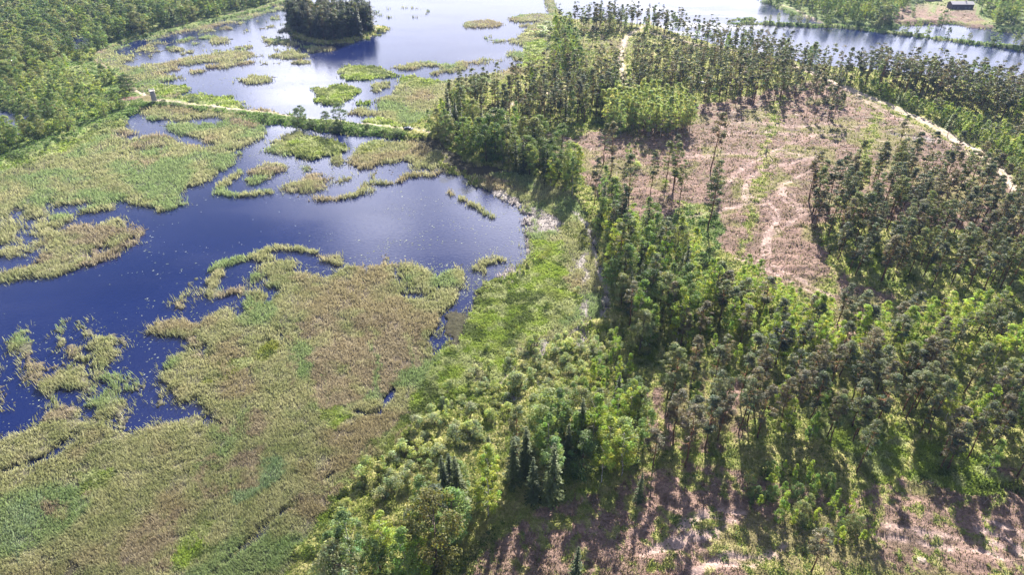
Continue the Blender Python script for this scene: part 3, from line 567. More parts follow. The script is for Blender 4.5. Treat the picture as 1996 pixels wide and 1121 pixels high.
def crown(kind, seed, low=0):
    g = np.random.default_rng(seed); H, s0, Rr, nc, cr_, cz, nl, ls = SPEC[kind]
    if kind == 'spruce_tree':
        Q = []; nlev = 26 if not low else 9; nb = 9 if not low else 6; ns = 7 if not low else 2
        for i in range(nlev):
            t = (i+g.random()*.6)/nlev; z = H*(s0+(1-s0)*t); rad = Rr*(1-t)**.85*(.75+.4*g.random())+.12
            for j in range(nb):
                a = g.random()*6.283; rr = rad*(.75+.4*g.random()); u = (np.arange(ns)+.6)/ns
                x = np.cos(a)*rr*u; y = np.sin(a)*rr*u; zz = z-rr*.42*u**1.1+.10*g.random(ns)
                Pc = np.stack([x, y, zz], 1); N = np.stack([np.cos(a)*.45+g.normal(0, .25, ns), np.sin(a)*.45+g.normal(0, .25, ns), np.ones(ns)], 1)
                Q.append(quads(Pc, N, (.34 if not low else .8)*(1-.5*t), (.2 if not low else .5)*(1-.4*t), g))
        Q = np.concatenate(Q); T = np.repeat((.8+.4*g.random((len(Q), 1))), 3, 1)*.5
        return Q.reshape(-1, 3), np.repeat(T, 4, axis=0)
    if low: nc = max(6, int(nc*(.45 if low == 1 else .28))); nl = max(6, int(nl*(.36 if low == 1 else .2))); ls *= 1.95 if low == 1 else 2.6; cr_ *= 1.2; cz *= 1.2
    # a few big limbs carry the clumps, so the outline is lobed and has gaps
    nlimb = max(4, nc//6); la = g.random(nlimb)*6.283; lt = g.random(nlimb); ll = .55+.55*g.random(nlimb)
    k = g.integers(0, nlimb, nc); t = np.clip(lt[k]+g.normal(0, .13, nc), 0, 1); t[:max(1, nc//12)] = .97; e = env(kind, t)*Rr
    rad = np.sqrt(g.random(nc))*.62+.38*ll[k]; ang = la[k]+g.normal(0, .65, nc); rad = np.clip(rad, 0, 1.15)*e; rad[:max(1, nc//12)] *= .25
    if kind == 'willow_bush': rad = np.sqrt(g.random(nc))*e*1.0
    C0 = np.stack([np.cos(ang)*rad, np.sin(ang)*rad, H*(s0+(1-s0)*t*.97)], 1)
    lean = g.normal(0, .012, 2); C0[:, 0] += lean[0]*C0[:, 2]; C0[:, 1] += lean[1]*C0[:, 2]
    v = .6+.8*g.random((nc, 1)); tint = np.concatenate([v*(1+.12*g.normal(size=(nc, 1))), v, v*(.95+.12*g.normal(size=(nc, 1)))], 1)*.5
    sz = .7+.6*g.random(nc); Q, T = clumps(C0, cr_*sz, cz*sz, nl, ls, g, tint)
    return Q.reshape(-1, 3), np.repeat(np.clip(T, .1, 1), 4, axis=0)
def trunk(kind, seed, low=0):
    g = np.random.default_rng(seed+500); H, s0, Rr = SPEC[kind][:3]; V = []; Fc = []
    def tube(pts, rs, n):
        b = len(V)
        for p, r in zip(pts, rs):
            for i in range(n): a = 2*math.pi*i/n; V.append((p[0]+math.cos(a)*r, p[1]+math.sin(a)*r, p[2]))
        for j in range(len(pts)-1):
            for i in range(n): Fc.append((b+j*n+i, b+j*n+(i+1) % n, b+(j+1)*n+(i+1) % n, b+(j+1)*n+i))
    if kind == 'willow_bush':
        for i in range(5 if not low else 2):
            a = g.random()*6.28; tube([(0, 0, -.2), (math.cos(a)*.6, math.sin(a)*.6, 1.2), (math.cos(a)*1.1, math.sin(a)*1.1, 2.2)], (.06, .045, .02), 4)
        return np.array(V), np.array(Fc)
    r0 = {'pine_tree': .19, 'birch_tree': .14, 'broadleaf_tree': .24, 'spruce_tree': .18, 'young_birch': .06}[kind]
    n = 7 if not low else 3; ns = 8 if not low else 2; zz = np.linspace(-.4, H*.95, ns+1); bx = np.cumsum(g.normal(0, .10, ns+1)); by = np.cumsum(g.normal(0, .10, ns+1)); bx -= bx[0]; by -= by[0]
    if low: bx *= 0; by *= 0
    tube(list(zip(bx, by, zz)), r0*(1-.8*np.linspace(0, 1, ns+1)), n)
    if not low:
        nb = {'pine_tree': 16, 'birch_tree': 12, 'broadleaf_tree': 14, 'spruce_tree': 0, 'young_birch': 4}[kind]
        for i in range(nb):
            t = g.random()*.85; z = H*(s0*(.75 if kind == 'pine_tree' else 1)+(1-s0)*t); j = min(ns, int(z/(H*.95)*ns)); a = g.random()*6.28
            L_ = Rr*float(env(kind, np.array([t]))[()] if np.ndim(env(kind, np.array([t]))) == 0 else env(kind, np.array([t]))[0])*(.6+.4*g.random()); up = .5 if kind != 'pine_tree' else .25
            p0 = (bx[j], by[j], z); p1 = (bx[j]+math.cos(a)*L_*.5, by[j]+math.sin(a)*L_*.5, z+L_*up*.6); p2 = (bx[j]+math.cos(a)*L_, by[j]+math.sin(a)*L_, z+L_*up)
            rb = r0*.32; tube([p0, p1, p2], (rb, rb*.7, rb*.3), 4)
    return np.array(V), np.array(Fc)
PROTO = {}
NV = {'pine_tree': 7, 'birch_tree': 6, 'broadleaf_tree': 6, 'spruce_tree': 4, 'willow_bush': 5, 'young_birch': 5}
for kind in SPEC:
    for v in range(NV[kind]):
        sd = 100*list(SPEC).index(kind)+v; V, Tn = crown(kind, sd); Fq = np.arange(len(V)).reshape(-1, 4)
        mc = make_mesh(kind+'_crown', V, Fq, ML[LEAF[kind]], 'tint', Tn); tv, tf = trunk(kind, sd)
        mt = make_mesh(kind+'_trunk', tv, tf, BARK[kind]); PROTO[kind, v] = (mc, mt)
    LOW = {}
LOWS = {(k, v, q): (crown(k, 900+10*list(SPEC).index(k)+v, q), trunk(k, 900+v, 1)) for k in SPEC for v in range(5) for q in (1, 2)}
# ------------------------------------------------------------------ where the trees stand
TREES = []  # kind, x, y, height, stand, tint, words
TINT = {'pine_tree': [((.135, .160, .100), 'grey-green'), ((.155, .180, .085), 'olive'), ((.160, .150, .105), 'brownish'), ((.095, .115, .080), 'dark')],
        'birch_tree': [((.22, .31, .06), 'bright'), ((.16, .24, .07), 'mid-green'), ((.26, .32, .07), 'yellowish'), ((.16, .235, .10), 'bluish')],
        'broadleaf_tree': [((.15, .22, .08), 'mid-green'), ((.095, .15, .06), 'dark'), ((.22, .28, .11), 'pale'), ((.20, .23, .12), 'greyish')],
        'spruce_tree': [((.065, .09, .04), 'dark'), ((.09, .115, .045), 'olive')],
        'willow_bush': [((.32, .39, .19), 'sage'), ((.33, .41, .14), 'lime'), ((.31, .37, .22), 'silvery')],
        'young_birch': [((.24, .33, .06), 'bright'), ((.28, .35, .06), 'yellowish'), ((.17, .26, .065), 'fresh')]}
def add_tree(kind, x, y, h, stand, words=None, tint=None, wide=1.0):
    k = int(rng.integers(0, len(TINT[kind]))); tn, tw = TINT[kind][k]
    if tint is not None: tn = tint
    v = (.85+.3*rng.random())*(1.04 if kind == PT else 1.08)
    TREES.append(dict(kind=kind, x=float(x), y=float(y), h=float(h), stand=stand, tint=tuple(q*v for q in tn), tw=tw, words=words, wide=wide))
def inside(px, py, poly):
    x0 = np.array([p[0] for p in poly]); y0 = np.array([p[1] for p in poly]); x1 = np.roll(x0, -1); y1 = np.roll(y0, -1); r = np.zeros(px.shape, bool)
    for a, b, d, e in zip(x0, y0, x1, y1):
        if b == e: continue
        m = (b <= py) != (e <= py); r ^= m & (px < a+(py-b)/(e-b)*(d-a))
    return r
def stand(name, poly, sp, mix, hs, keep=1.0, clear=True, gapn=0, wide=1.0, tints=None):
    W_ = np.array([gnd(a, b) for a, b in poly]); x0, y0 = W_.min(0); x1, y1 = W_.max(0)
    gx, gy = np.meshgrid(np.arange(x0, x1, sp), np.arange(y0, y1, sp)); gx = gx.ravel()+rng.uniform(-.48, .48, gx.size)*sp; gy = gy.ravel()+rng.uniform(-.48, .48, gy.size)*sp
    px, py = proj(gx, gy); m = inside(px, py, poly) & (rng.random(len(gx)) < keep)
    if gapn: m &= fb2(gx, gy, 14, 2, gapn) > .3
    gx, gy = gx[m], gy[m]
    if clear and len(gx):
        k, _ = full_cover(gx, gy); m = ~np.isin(k, (W, L, S)) & (road_dist(gx, gy) > 3.6); gx, gy = gx[m], gy[m]
    ks = list(mix); pr = np.array([mix[k] for k in ks]); pr = pr/pr.sum()
    for x, y in zip(gx, gy):
        k = ks[int(rng.choice(len(ks), p=pr))]; a, b = hs[k]; add_tree(k, x, y, rng.uniform(a, b), name, None, None if tints is None or k == PT else tints[int(rng.integers(0, len(tints)))], wide)
PT, BT, LT, ST, WB, YB = 'pine_tree', 'birch_tree', 'broadleaf_tree', 'spruce_tree', 'willow_bush', 'young_birch'
HS = {PT: (13.5, 18.5), BT: (11, 16), LT: (9, 14), ST: (9, 16), WB: (2.2, 3.6), YB: (4.5, 8)}
def hs(**k): d = dict(HS); d.update(k); return d
stand('dark shore grove', [(818, 262), (860, 238), (900, 232), (960, 275), (1050, 300), (1110, 330), (1140, 395), (1105, 392), (1030, 352), (960, 325), (900, 305), (840, 288)], 5.2, {LT: .5, BT: .22, ST: .28}, hs(broadleaf_tree=(11, 17), spruce_tree=(11, 18)))
stand('peninsula pinewood', [(860, 225), (900, 205), (980, 192), (1060, 165), (1120, 150), (1180, 150), (1250, 160), (1262, 175), (1240, 215), (1180, 235), (1120, 252), (1050, 262), (980, 262), (900, 250)], 5.2, {PT: .93, BT: .04, ST: .03}, HS)
stand('marsh edge', [(870, 700), (1060, 600), (1160, 560), (1190, 650), (1060, 670), (960, 700), (850, 790)], 9, {WB: 1}, hs(willow_bush=(1.2, 2.2)), tints=[(.36, .42, .24), (.30, .36, .16)])
stand('clearing fringe', [(1150, 330), (1240, 300), (1335, 300), (1345, 400), (1240, 425), (1180, 400)], 17, {PT: .5, WB: .3, BT: .2}, hs(pine_tree=(13, 19), birch_tree=(6, 10)))
stand('north point grove', [(1078, 62), (1112, 60), (1130, 112), (1140, 145), (1080, 160), (1070, 145), (1082, 110)], 5.5, {BT: .4, PT: .35, LT: .25}, HS)
stand('far lakeside pines', [(1115, 56), (1200, 46), (1300, 58), (1350, 80), (1480, 102), (1600, 132), (1600, 152), (1450, 125), (1340, 92), (1240, 70), (1150, 66)], 4.6, {PT: .86, BT: .09, LT: .05}, HS)
stand('open middle pines', [(1190, 150), (1230, 122), (1290, 122), (1380, 130), (1500, 135), (1580, 152), (1648, 190), (1600, 218), (1500, 210), (1400, 212), (1330, 212), (1250, 190)], 6.0, {PT: .96, ST: .04}, HS)
stand('birch clump', [(1168, 215), (1240, 215), (1330, 225), (1345, 262), (1300, 282), (1200, 272), (1172, 250)], 4.3, {BT: .95, PT: .05}, hs(birch_tree=(12, 16)), wide=1.15, tints=[(.31, .37, .15), (.36, .41, .19), (.26, .33, .14)])
stand('eastern pinewood', [(1600, 152), (1700, 150), (1850, 165), (1996, 195), (2200, 240), (2200, 330), (1996, 262), (1880, 222), (1790, 200), (1690, 182), (1630, 172)], 4.4, {PT: .93, BT: .07}, HS, wide=1.1)
stand('roadside thicket', [(1598, 152), (1680, 176), (1800, 218), (1900, 252), (1996, 290), (2100, 350), (2050, 400), (1996, 374), (1955, 330), (1885, 288), (1795, 243), (1700, 198), (1615, 165)], 3.0, {YB: .86, ST: .05, PT: .09}, hs(pine_tree=(7, 11), spruce_tree=(5, 8)), wide=1.45, tints=[(.24, .32, .08), (.28, .35, .09), (.17, .25, .07)])
stand('eastern stand', [(1575, 378), (1650, 368), (1760, 342), (1850, 352), (1950, 385), (2050, 420), (2150, 560), (1996, 590), (1900, 590), (1750, 572), (1640, 548), (1590, 500), (1566, 440)], 5.6, {PT: 1}, hs(pine_tree=(12, 19)))
stand('shore belt', [(1150, 400), (1195, 412), (1225, 470), (1290, 485), (1335, 510), (1350, 600), (1330, 700), (1250, 700), (1195, 600), (1180, 540), (1165, 470)], 4.3, {BT: .36, ST: .22, LT: .3, PT: .12}, hs(birch_tree=(11, 17), spruce_tree=(10, 17), broadleaf_tree=(9, 15)))
stand('birch belt', [(1345, 590), (1420, 545), (1500, 590), (1600, 640), (1700, 655), (1850, 640), (2150, 640), (2150, 740), (1850, 740), (1650, 720), (1500, 730), (1400, 720), (1320, 700)], 4.0, {BT: .45, YB: .3, PT: .25}, hs(birch_tree=(8, 13), pine_tree=(9, 13)), wide=1.15, tints=[(.27, .36, .07), (.32, .40, .09), (.21, .30, .07)])
stand('slope pinewood', [(1290, 790), (1360, 750), (1500, 745), (1700, 745), (1900, 745), (2150, 745), (2150, 1010), (1990, 985), (1900, 950), (1800, 905), (1650, 880), (1500, 880), (1400, 900), (1300, 880)], 4.6, {PT: .86, BT: .1, YB: .04}, hs(pine_tree=(11, 16), birch_tree=(9, 12)))
stand('near belt', [(625, 1190), (675, 1095), (775, 1030), (865, 970), (940, 922), (1035, 868), (1110, 818), (1185, 785), (1240, 790), (1290, 860), (1270, 930), (1180, 960), (1100, 960), (1000, 990), (930, 1040), (860, 1121), (860, 1180)], 4.4, {BT: .46, LT: .26, ST: .15, PT: .13}, hs(birch_tree=(10.5, 15), broadleaf_tree=(8, 12), spruce_tree=(9, 15), pine_tree=(10, 14)), wide=1.15)
stand('willow marsh', [(850, 800), (900, 745), (1000, 700), (1080, 660), (1190, 655), (1215, 740), (1110, 790), (1030, 830), (930, 890), (830, 960), (720, 1020), (640, 1070), (660, 960), (760, 890)], 4.0, {WB: .94, YB: .06}, hs(willow_bush=(2.0, 3.8)), tints=[(.28, .34, .19), (.29, .33, .22), (.31, .37, .16)])
stand('marsh birches', [(1130, 770), (1200, 680), (1240, 700), (1235, 810), (1140, 850), (1070, 880), (1090, 830)], 4.2, {YB: .75, BT: .25}, hs(birch_tree=(7, 10)))
stand('bank thicket', c('I', (430, 620), (560, 560), (800, 570), (960, 680), (1060, 780), (1160, 940), (1080, 1000), (900, 960), (700, 860), (440, 850)), 2.7, {YB: .75, LT: .25}, hs(young_birch=(3.5, 6), broadleaf_tree=(3.5, 5)))
stand('west scrub', c('A', (0, 500), (200, 420), (350, 300), (520, 310), (600, 400), (740, 540), (700, 640), (560, 700), (400, 780), (240, 840), (0, 900), (0, 800)), 4.8, {WB: .66, LT: .27, YB: .07}, hs(willow_bush=(3, 5), broadleaf_tree=(6, 10)), gapn=13)
stand('western wood', c('A', (-300, -40), (1500, -40), (1560, 10), (1380, 62), (1200, 112), (1050, 150), (900, 178), (780, 210), (640, 250), (560, 290), (400, 310), (200, 430), (0, 520), (-300, 600)), 7.6, {LT: .88, BT: .07, ST: .05}, hs(broadleaf_tree=(9, 16)), wide=1.2)
stand('riverside grove', c('A', (-200, 830), (30, 810), (110, 745), (200, 690), (330, 600), (360, 700), (260, 790), (140, 860), (-200, 960)), 7.0, {LT: 1}, hs(broadleaf_tree=(8, 12)))
stand('wooded island', [(562, 46), (566, 60), (578, 71), (602, 80), (640, 83), (680, 81), (706, 74), (728, 62), (722, 52), (700, 43), (650, 36), (600, 38)], 4.2, {PT: .2, ST: .4, LT: .4}, hs(pine_tree=(17, 22), spruce_tree=(15, 22), broadleaf_tree=(11, 18)), wide=1.2, tints=[(.06, .085, .05), (.08, .10, .06)])
stand('northern village wood', c('C', (540, -60), (540, 4), (640, 34), (720, 62), (840, 92), (900, 120), (1040, 140), (1200, 150), (1300, 130), (1330, 60), (1420, 10), (1560, -40)), 8, {LT: .9, BT: .1}, hs(broadleaf_tree=(10, 15)))
stand('far east wood', c('C', (1720, 20), (1760, 110), (1850, 160), (2200, 190), (2400, -60), (1500, -60), (1600, -10)), 9, {LT: .8, BT: .1, ST: .1}, hs(broadleaf_tree=(11, 17)))
stand('west bank', c('A', (0, 905), (150, 880), (240, 840), (420, 770), (540, 712), (640, 672), (700, 700), (560, 770), (300, 890), (0, 960)), 9, {WB: 1}, hs(willow_bush=(2, 3)), keep=.6)
# single trees, each placed by the foot and the top that the photograph shows
def one(kind, bx, by, ty, words, tint=None, wide=1.0, stand_=None):
    x, y = gnd(bx, by, .8); add_tree(kind, x, y, top_h(bx, by, bx, ty), None, words, tint, wide)
LONE = [(1176, 323, 242, 'bushy pine standing alone at the near edge of the birch clump'), (1222, 430, 303, 'tall bare-stemmed pine alone between shore belt and clearing'), (1266, 390, 298, 'slim pine between the shore belt and the lone pair in the clearing'),
        (1297, 365, 277, 'pine of the close pair at the western clearing edge, shorter one'), (1311, 383, 281, 'pine of the close pair at the western clearing edge, taller one'), (1384, 338, 220, 'very tall pine on the clearing beside the curved wheel tracks'), (1380, 448, 309, 'tall dark pine in the middle of the clearing, sunlit stem'),
        (1570, 232, 192, 'small-crowned pine at the front of the open middle pines'), (1587, 233, 165, 'straight pine casting a round shadow on the upper clearing'), (1613, 240, 172, 'leaning pine in the trio on the upper clearing, thickest'), (1622, 238, 178, 'thin middle pine of the trio on the upper clearing'), (1632, 236, 182, 'outer pine of the trio towards the sandy road'),
        (1754, 277, 225, 'thin bare pine on the clearing short of the sandy road'), (1845, 268, 222, 'bare leaning pine right beside the sandy road'), (1335, 914, 795, 'big-crowned pine at the bottom slope with a very long shadow'), (1580, 1118, 1030, 'small round-crowned pine below the bank thicket'),
        (1619, 862, 770, 'thick red-stemmed pine at the front of the slope pinewood'), (1668, 926, 815, 'bent thick-stemmed pine on the bright grass of the slope'), (1630, 645, 562, 'dark pine alone between the clearing and birch belt'), (1155, 86, 47, 'lone pine on the far meadow by the north point'), (1137, 82, 42, 'slim pine beside the far meadow, nearer the lake'), (1240, 80, 54, 'lone pine at the fork of the sandy paths')]
for bx, by, ty, w in LONE: one(PT, bx, by, ty, w)
for bx, by, ty, w in [(1075, 985, 868, 'tall pointed spruce in the near belt with sunlit tips'), (1120, 1150, 1070, 'spruce tip rising from the bottom edge beside the pink ground'), (1243, 980, 918, 'small dark spruce at the end of a long shadow'), (1492, 301, 281, 'tiny spruce alone in the middle of the clearing'),
                      (1232, 902, 838, 'thin-branched spruce in front of the shore pines'), (1040, 985, 900, 'narrow spruce beside the tall pointed spruce')]: one(ST, bx, by, ty, w)
one(LT, 852, 1112, 975, 'largest broad crown of the near belt, brownish green', (.12, .125, .045), 1.0)
for bx, by, ty, w, wd in [(583, 248, 208, 'rounded willow tree on the causeway nearest the red boat, front one', .9), (588, 236, 206, 'dark round tree on the causeway behind the pale willow', 1.1), (606, 247, 228, 'low spreading tree on the causeway between two taller ones', 1.5), (637, 245, 218, 'pale egg-shaped tree on the causeway', 1.0),
                          (666, 248, 205, 'tallest dark tree on the causeway, uneven crown', .9), (655, 255, 236, 'low dark bush under the tallest causeway tree', 1.7), (773, 266, 242, 'round tree on the causeway beside the dark car', 1.0), (715, 252, 240, 'small bush midway along the causeway bank', 1.5), (378, 199, 186, 'round dark bush in the green meadow beside the causeway', 1.8), (520, 232, 221, 'low bush beside the causeway reeds', 1.6), (321, 204, 196, 'bush at the foot of the tower', 1.7),
                          (255, 183, 148, 'large dark tree beside the path before the tower', 1.3), (240, 178, 150, 'dark tree second from the tower in the path row', 1.1), (222, 165, 140, 'dark tree midway in the row above the path', 1.1), (205, 150, 128, 'small dark tree at the upper end of the path row', 1.0), (168, 112, 84, 'dark upright tree by the little pond outlet', 1.0), (240, 212, 194, 'dark round bush below the pink play ground', 1.4)]:
    one(LT, bx, by, ty, w, (.10, .15, .065), wd*1.4)
for bx, by, ty, w, wd in [(1490, 44, 33, 'first tree of the three on the dyke towards the open lake', 1.0), (1500, 44, 31, 'middle tree of the three at the dyke start', 1.0), (1516, 45, 27, 'tallest of three trees at the dyke start', 1.0), (1541, 46, 26, 'tree pair on the dyke beside the path, first', 1.2), (1556, 46, 25, 'tree pair on the dyke beside the path, second', 1.2), (1572, 47, 30, 'little tree on the dyke by the sandy landing', 1.1),
                          (1611, 52, 22, 'pale tree where the dyke meets the village shore', 1.2), (1673, 50, 24, 'round-headed tree on the village side of the dyke', 1.1), (1710, 56, 33, 'smaller tree between round-headed tree and ponds', 1.1), (1744, 64, 44, 'dark leaning tree where the pond begins', 1.2), (1762, 62, 39, 'spreading pale tree over the pond corner', 1.2), (1785, 66, 42, 'dense tree on the dyke between pond and lake', 1.0),
                          (1807, 71, 42, 'tallest oval tree on the narrow dyke', 1.0), (1846, 75, 50, 'ragged narrow tree midway on the narrow dyke', .8), (1874, 80, 66, 'small tree of the pair on the narrow dyke', 1.0), (1888, 79, 61, 'taller tree of the small pair on the narrow dyke', .9), (1936, 86, 57, 'widest tree on the narrow dyke, spreading crown', 1.5), (1973, 90, 66, 'tree near the end of the narrow dyke', 1.1), (1993, 92, 62, 'last tree at the end of the narrow dyke', 1.1),
                          (1837, 46, 18, 'large dense tree on the pond shore beside the tan yard', 1.4), (1778, 34, 17, 'round tree on the tan yard slope', 1.1), (1730, 48, 12, 'broad dark tree mass beside the tan yard', 1.6), (1707, 50, 14, 'broad tree behind the round-headed dyke tree', 1.5)]:
    one(LT, bx, by, ty, w, None, wd)
for bx, by, ty, w, wd in [(1048, 66, 48, 'grey willow bush on the reedy shore of the point', 2.0), (1062, 58, 40, 'larger grey willow bush on the reedy shore of the point', 2.0), (1052, 52, 44, 'willow bush highest on the reedy shore of the point', 1.6), (228, 87, 80, 'round willow bush beside the shore path', 1.2), (285, 70, 62, 'pale willow bush at the bend of the shore path', 1.3), (268, 73, 66, 'yellowish willow bush beside the shore path bend', 1.3), (168, 290, 278, 'grey willow bush alone by the little ditch', 1.4)]:
    one(WB, bx, by, ty, w, None, wd)
# ------------------------------------------------------------------ build the trees: the largest of each kind as objects, the rest as one mass per kind
ORD = 'first second third fourth fifth sixth seventh eighth ninth tenth eleventh twelfth thirteenth fourteenth fifteenth sixteenth'.split()
NOUN = {PT: 'pine', BT: 'birch', LT: 'leafy tree', ST: 'spruce', WB: 'bush', YB: 'young birch'}
CAT = {PT: 'pine tree', BT: 'birch tree', LT: 'tree', ST: 'spruce tree', WB: 'bush', YB: 'young tree'}
for t in TREES:
    t['px'], t['py'] = [float(q) for q in proj(t['x'], t['y'])]; t['size'] = t['h']/math.hypot(t['x'], t['y'], CH)
    tx, ty = proj(t['x'], t['y'], t['h']); t['in'] = -15 < tx < 2011 and ty < 1110 and t['py'] > 8 and (ty > -25)
    if t['words']: t['size'] += 10
CAP = 290
MASSLABEL = {PT: 'pine_forest', BT: 'birch_woods', LT: 'broadleaf_woods', ST: 'spruce_woods', WB: 'willow_shrubbery', YB: 'sapling_undergrowth'}
for kind in SPEC:
    mine = [t for t in TREES if t['kind'] == kind]; cand = sorted([t for t in mine if t['in']], key=lambda t: -t['size'])
    solo = cand[:CAP]; sid = {id(t) for t in solo}; rest = [t for t in mine if id(t) not in sid]
    by = {}
    for t in solo:
        if not t['words']: by.setdefault(t['stand'], []).append(t)
    for st, ts in by.items():
        ts.sort(key=lambda t: -t['py']); nrow = max(1, math.ceil(len(ts)/13)); per = math.ceil(len(ts)/nrow)
        for i in range(nrow):
            row = sorted(ts[i*per:(i+1)*per], key=lambda t: t['px'])
            for j, t in enumerate(row):
                rowtxt = '' if nrow == 1 else (', front row' if i == 0 else ', back row' if i == nrow-1 else f', {ORD[min(i, 15)]} row')
                posn = f'{ORD[j]} from left' if j < 8 or j < len(row)/2 else (f'{ORD[len(row)-1-j]} from right' if len(row)-1-j > 0 else 'rightmost')
                mean = sum(q['h'] for q in ts)/len(ts); hw = 'tall ' if t['h'] > mean*1.08 else 'short ' if t['h'] < mean*.92 else ''
                t['words'] = f"{hw}{t['tw']} {NOUN[kind]} of the {t['stand']}{rowtxt}, {posn}"; t['group'] = f"{NOUN[kind]}s of the {st}"
    for t in solo:
        v = int(rng.integers(0, NV[kind])); mc, mt = PROTO[kind, v]; s = t['h']/SPEC[kind][0]; ws = s*(.88+.26*rng.random())*t['wide']
        if kind == PT: ws = (.55*s+.45)*(.85+.35*rng.random())*t['wide']
        e = bpy.data.objects.new(kind, None); sc.collection.objects.link(e); e.empty_display_size = .5
        z = float(gz(t['x'], t['y'])[0]); e.location = (t['x'], t['y'], z-.05); e.rotation_euler = (rng.normal(0, .02), rng.normal(0, .02), rng.random()*6.283); e.scale = (ws, ws, s)
        e['label'] = t['words']; e['category'] = CAT[kind]
        if t.get('group'): e['group'] = t['group']
        a = link('crown', mc, e); a.color = (*t['tint'], 1); link('trunk', mt, e)
    # the rest
    VV = []; TT = []; FV = []; FF = []; nb = 0; trv = []; trf = []; ntr = 0
    for t in rest:
        v = int(rng.integers(0, 5)); q = 2 if kind in (WB, YB) and (t['size'] % 10) < .03 else 1; (cv, ct), (tv, tf) = LOWS[kind, v, q]; s = t['h']/SPEC[kind][0]; ws = s*(.9+.25*rng.random())*t['wide']; a = rng.random()*6.283; ca, sa = math.cos(a), math.sin(a)
        z = float(gz(t['x'], t['y'])[0])
        def tf_(V):
            return np.stack([(V[:, 0]*ca-V[:, 1]*sa)*ws+t['x'], (V[:, 0]*sa+V[:, 1]*ca)*ws+t['y'], V[:, 2]*s+z], 1)
        VV.append(tf_(cv)); TT.append(ct*np.array(t['tint'])*2); nb += len(cv)
        trv.append(tf_(tv)); trf.append(tf+ntr); ntr += len(tv)
    if rest:
        V = np.concatenate(VV+trv); Tn = np.concatenate(TT+[np.full((ntr, 3), .1)]); Fq = np.concatenate([np.arange(nb).reshape(-1, 4)]+[f+nb for f in trf])
        mi = np.concatenate([np.zeros(nb//4, np.int32), np.ones(len(Fq)-nb//4, np.int32)])
        o = link(MASSLABEL[kind], make_mesh(MASSLABEL[kind], V, Fq, [ML[LEAF[kind]], BARK[kind]], 'tint', Tn, mi)); o.color = (.5, .5, .5, 1); o['kind'] = 'stuff'
print('trees', {k: sum(t['kind'] == k for t in TREES) for k in SPEC}, {k: sum(t['kind'] == k and t['in'] for t in TREES) for k in SPEC})
# ------------------------------------------------------------------ ground cover as real blades, brush and leaves
def scatter(n, r0=58, r1=900, p=1.35, g=None):
    """points over the land ahead, thinner with distance"""
    u = g.random(n); e = 2-p-.0; r = (r0**(1-p)+u*(r1**(1-p)-r0**(1-p)))**(1/(1-p)) if p != 1 else r0*np.exp(u*math.log(r1/r0))
    th = g.uniform(-.92, .92, n); x = r*np.sin(th); y = r*np.cos(th); px, py = proj(x, y); m = (px > -160) & (px < 2150) & (py < 1220) & (py > -40)
    return x[m], y[m], r[m]
def blades(name, x, y, z, r, col, nb, hh, ww, lean, g, spread=.35, material=MC):
    n = len(x); X = np.repeat(x, nb)+g.normal(0, 1, n*nb)*spread*np.repeat(np.clip(r/140, .7, 2.2), nb); Y_ = np.repeat(y, nb)+g.normal(0, 1, n*nb)*spread*np.repeat(np.clip(r/140, .7, 2.2), nb)
    Z = np.repeat(z, nb); rr = np.repeat(r, nb); h = hh*(.6+.7*g.random(n*nb))*np.clip(.85+rr/500, 1, 1.4); w = ww*np.clip(rr/110, .8, 4.5)*(.7+.6*g.random(n*nb)); a = g.random(n*nb)*3.1416
    wind = fbm(X, Y_, 11, 2, 40.)*6.283*1.3; la = wind+g.normal(0, 1.0, n*nb); ll = h*lean*(.4+g.random(n*nb))
    dx, dy = np.cos(a)*w, np.sin(a)*w
    V = np.stack([np.stack([X-dx, Y_-dy, Z], 1), np.stack([X+dx, Y_+dy, Z], 1), np.stack([X+dx*.6+np.cos(la)*ll, Y_+dy*.6+np.sin(la)*ll, Z+h*.93], 1), np.stack([X-dx*.5+np.cos(la)*ll, Y_-dy*.5+np.sin(la)*ll, Z+h], 1)], 1).reshape(-1, 3)
    cc = np.repeat(col, nb, axis=0)*(.72+.56*g.random((n*nb, 1))); cc = np.repeat(cc, 4, axis=0)
    return V, cc
def stuff(name, parts, material, label):
    V = np.concatenate([p[0] for p in parts]); C_ = np.concatenate([p[1] for p in parts]); o = link(name, make_mesh(name, V, np.arange(len(V)).reshape(-1, 4), material, 'tint', C_)); o['kind'] = 'stuff'; o['label'] = label
g = np.random.default_rng(77)
x, y, r = scatter(1000000, g=g); k, tr = full_cover(x, y); col = colour_of(k, x, y); rdm = road_dist(x, y)
def shore_in(x, y, m):
    a = np.ones(len(x)); xm, ym = x[m], y[m]; acc = 0
    for dx, dy in ((2.2, 0), (-2.2, 0), (0, 2.6), (0, -2.6), (1.5, 1.6), (-1.5, 1.6)): acc = acc + ~np.isin(cover(xm+dx, ym+dy), (W, L))
    a[m] = np.where(np.isin(cover(xm, ym), (W, L)) & ~np.isin(k[m], (W, L)), .75, acc/6); return a
def sel(cl, pr=1.0): return np.isin(k, cl) & (g.random(len(x)) < pr)
m = sel((R, B, T)) ; m &= rdm > 2.6; m &= g.random(len(x)) < np.clip((shore_in(x, y, m)-.15)*1.5, .06, 1)*np.where(fb2(x, y, 2.1, 2, 61) > .22, 1, .35); z0 = np.zeros(m.sum())
wm = np.isin(k, (W,)) & (g.random(len(x)) < .5); aw = shore_in(x, y, wm); wm &= (aw > .1) & (g.random(len(x)) < aw*.45) & (fb2(x, y, 3, 2, 15) > .5); zw = np.zeros(wm.sum())
cw = PAL[R, 0]*(.8+.5*g.random((wm.sum(), 1)))
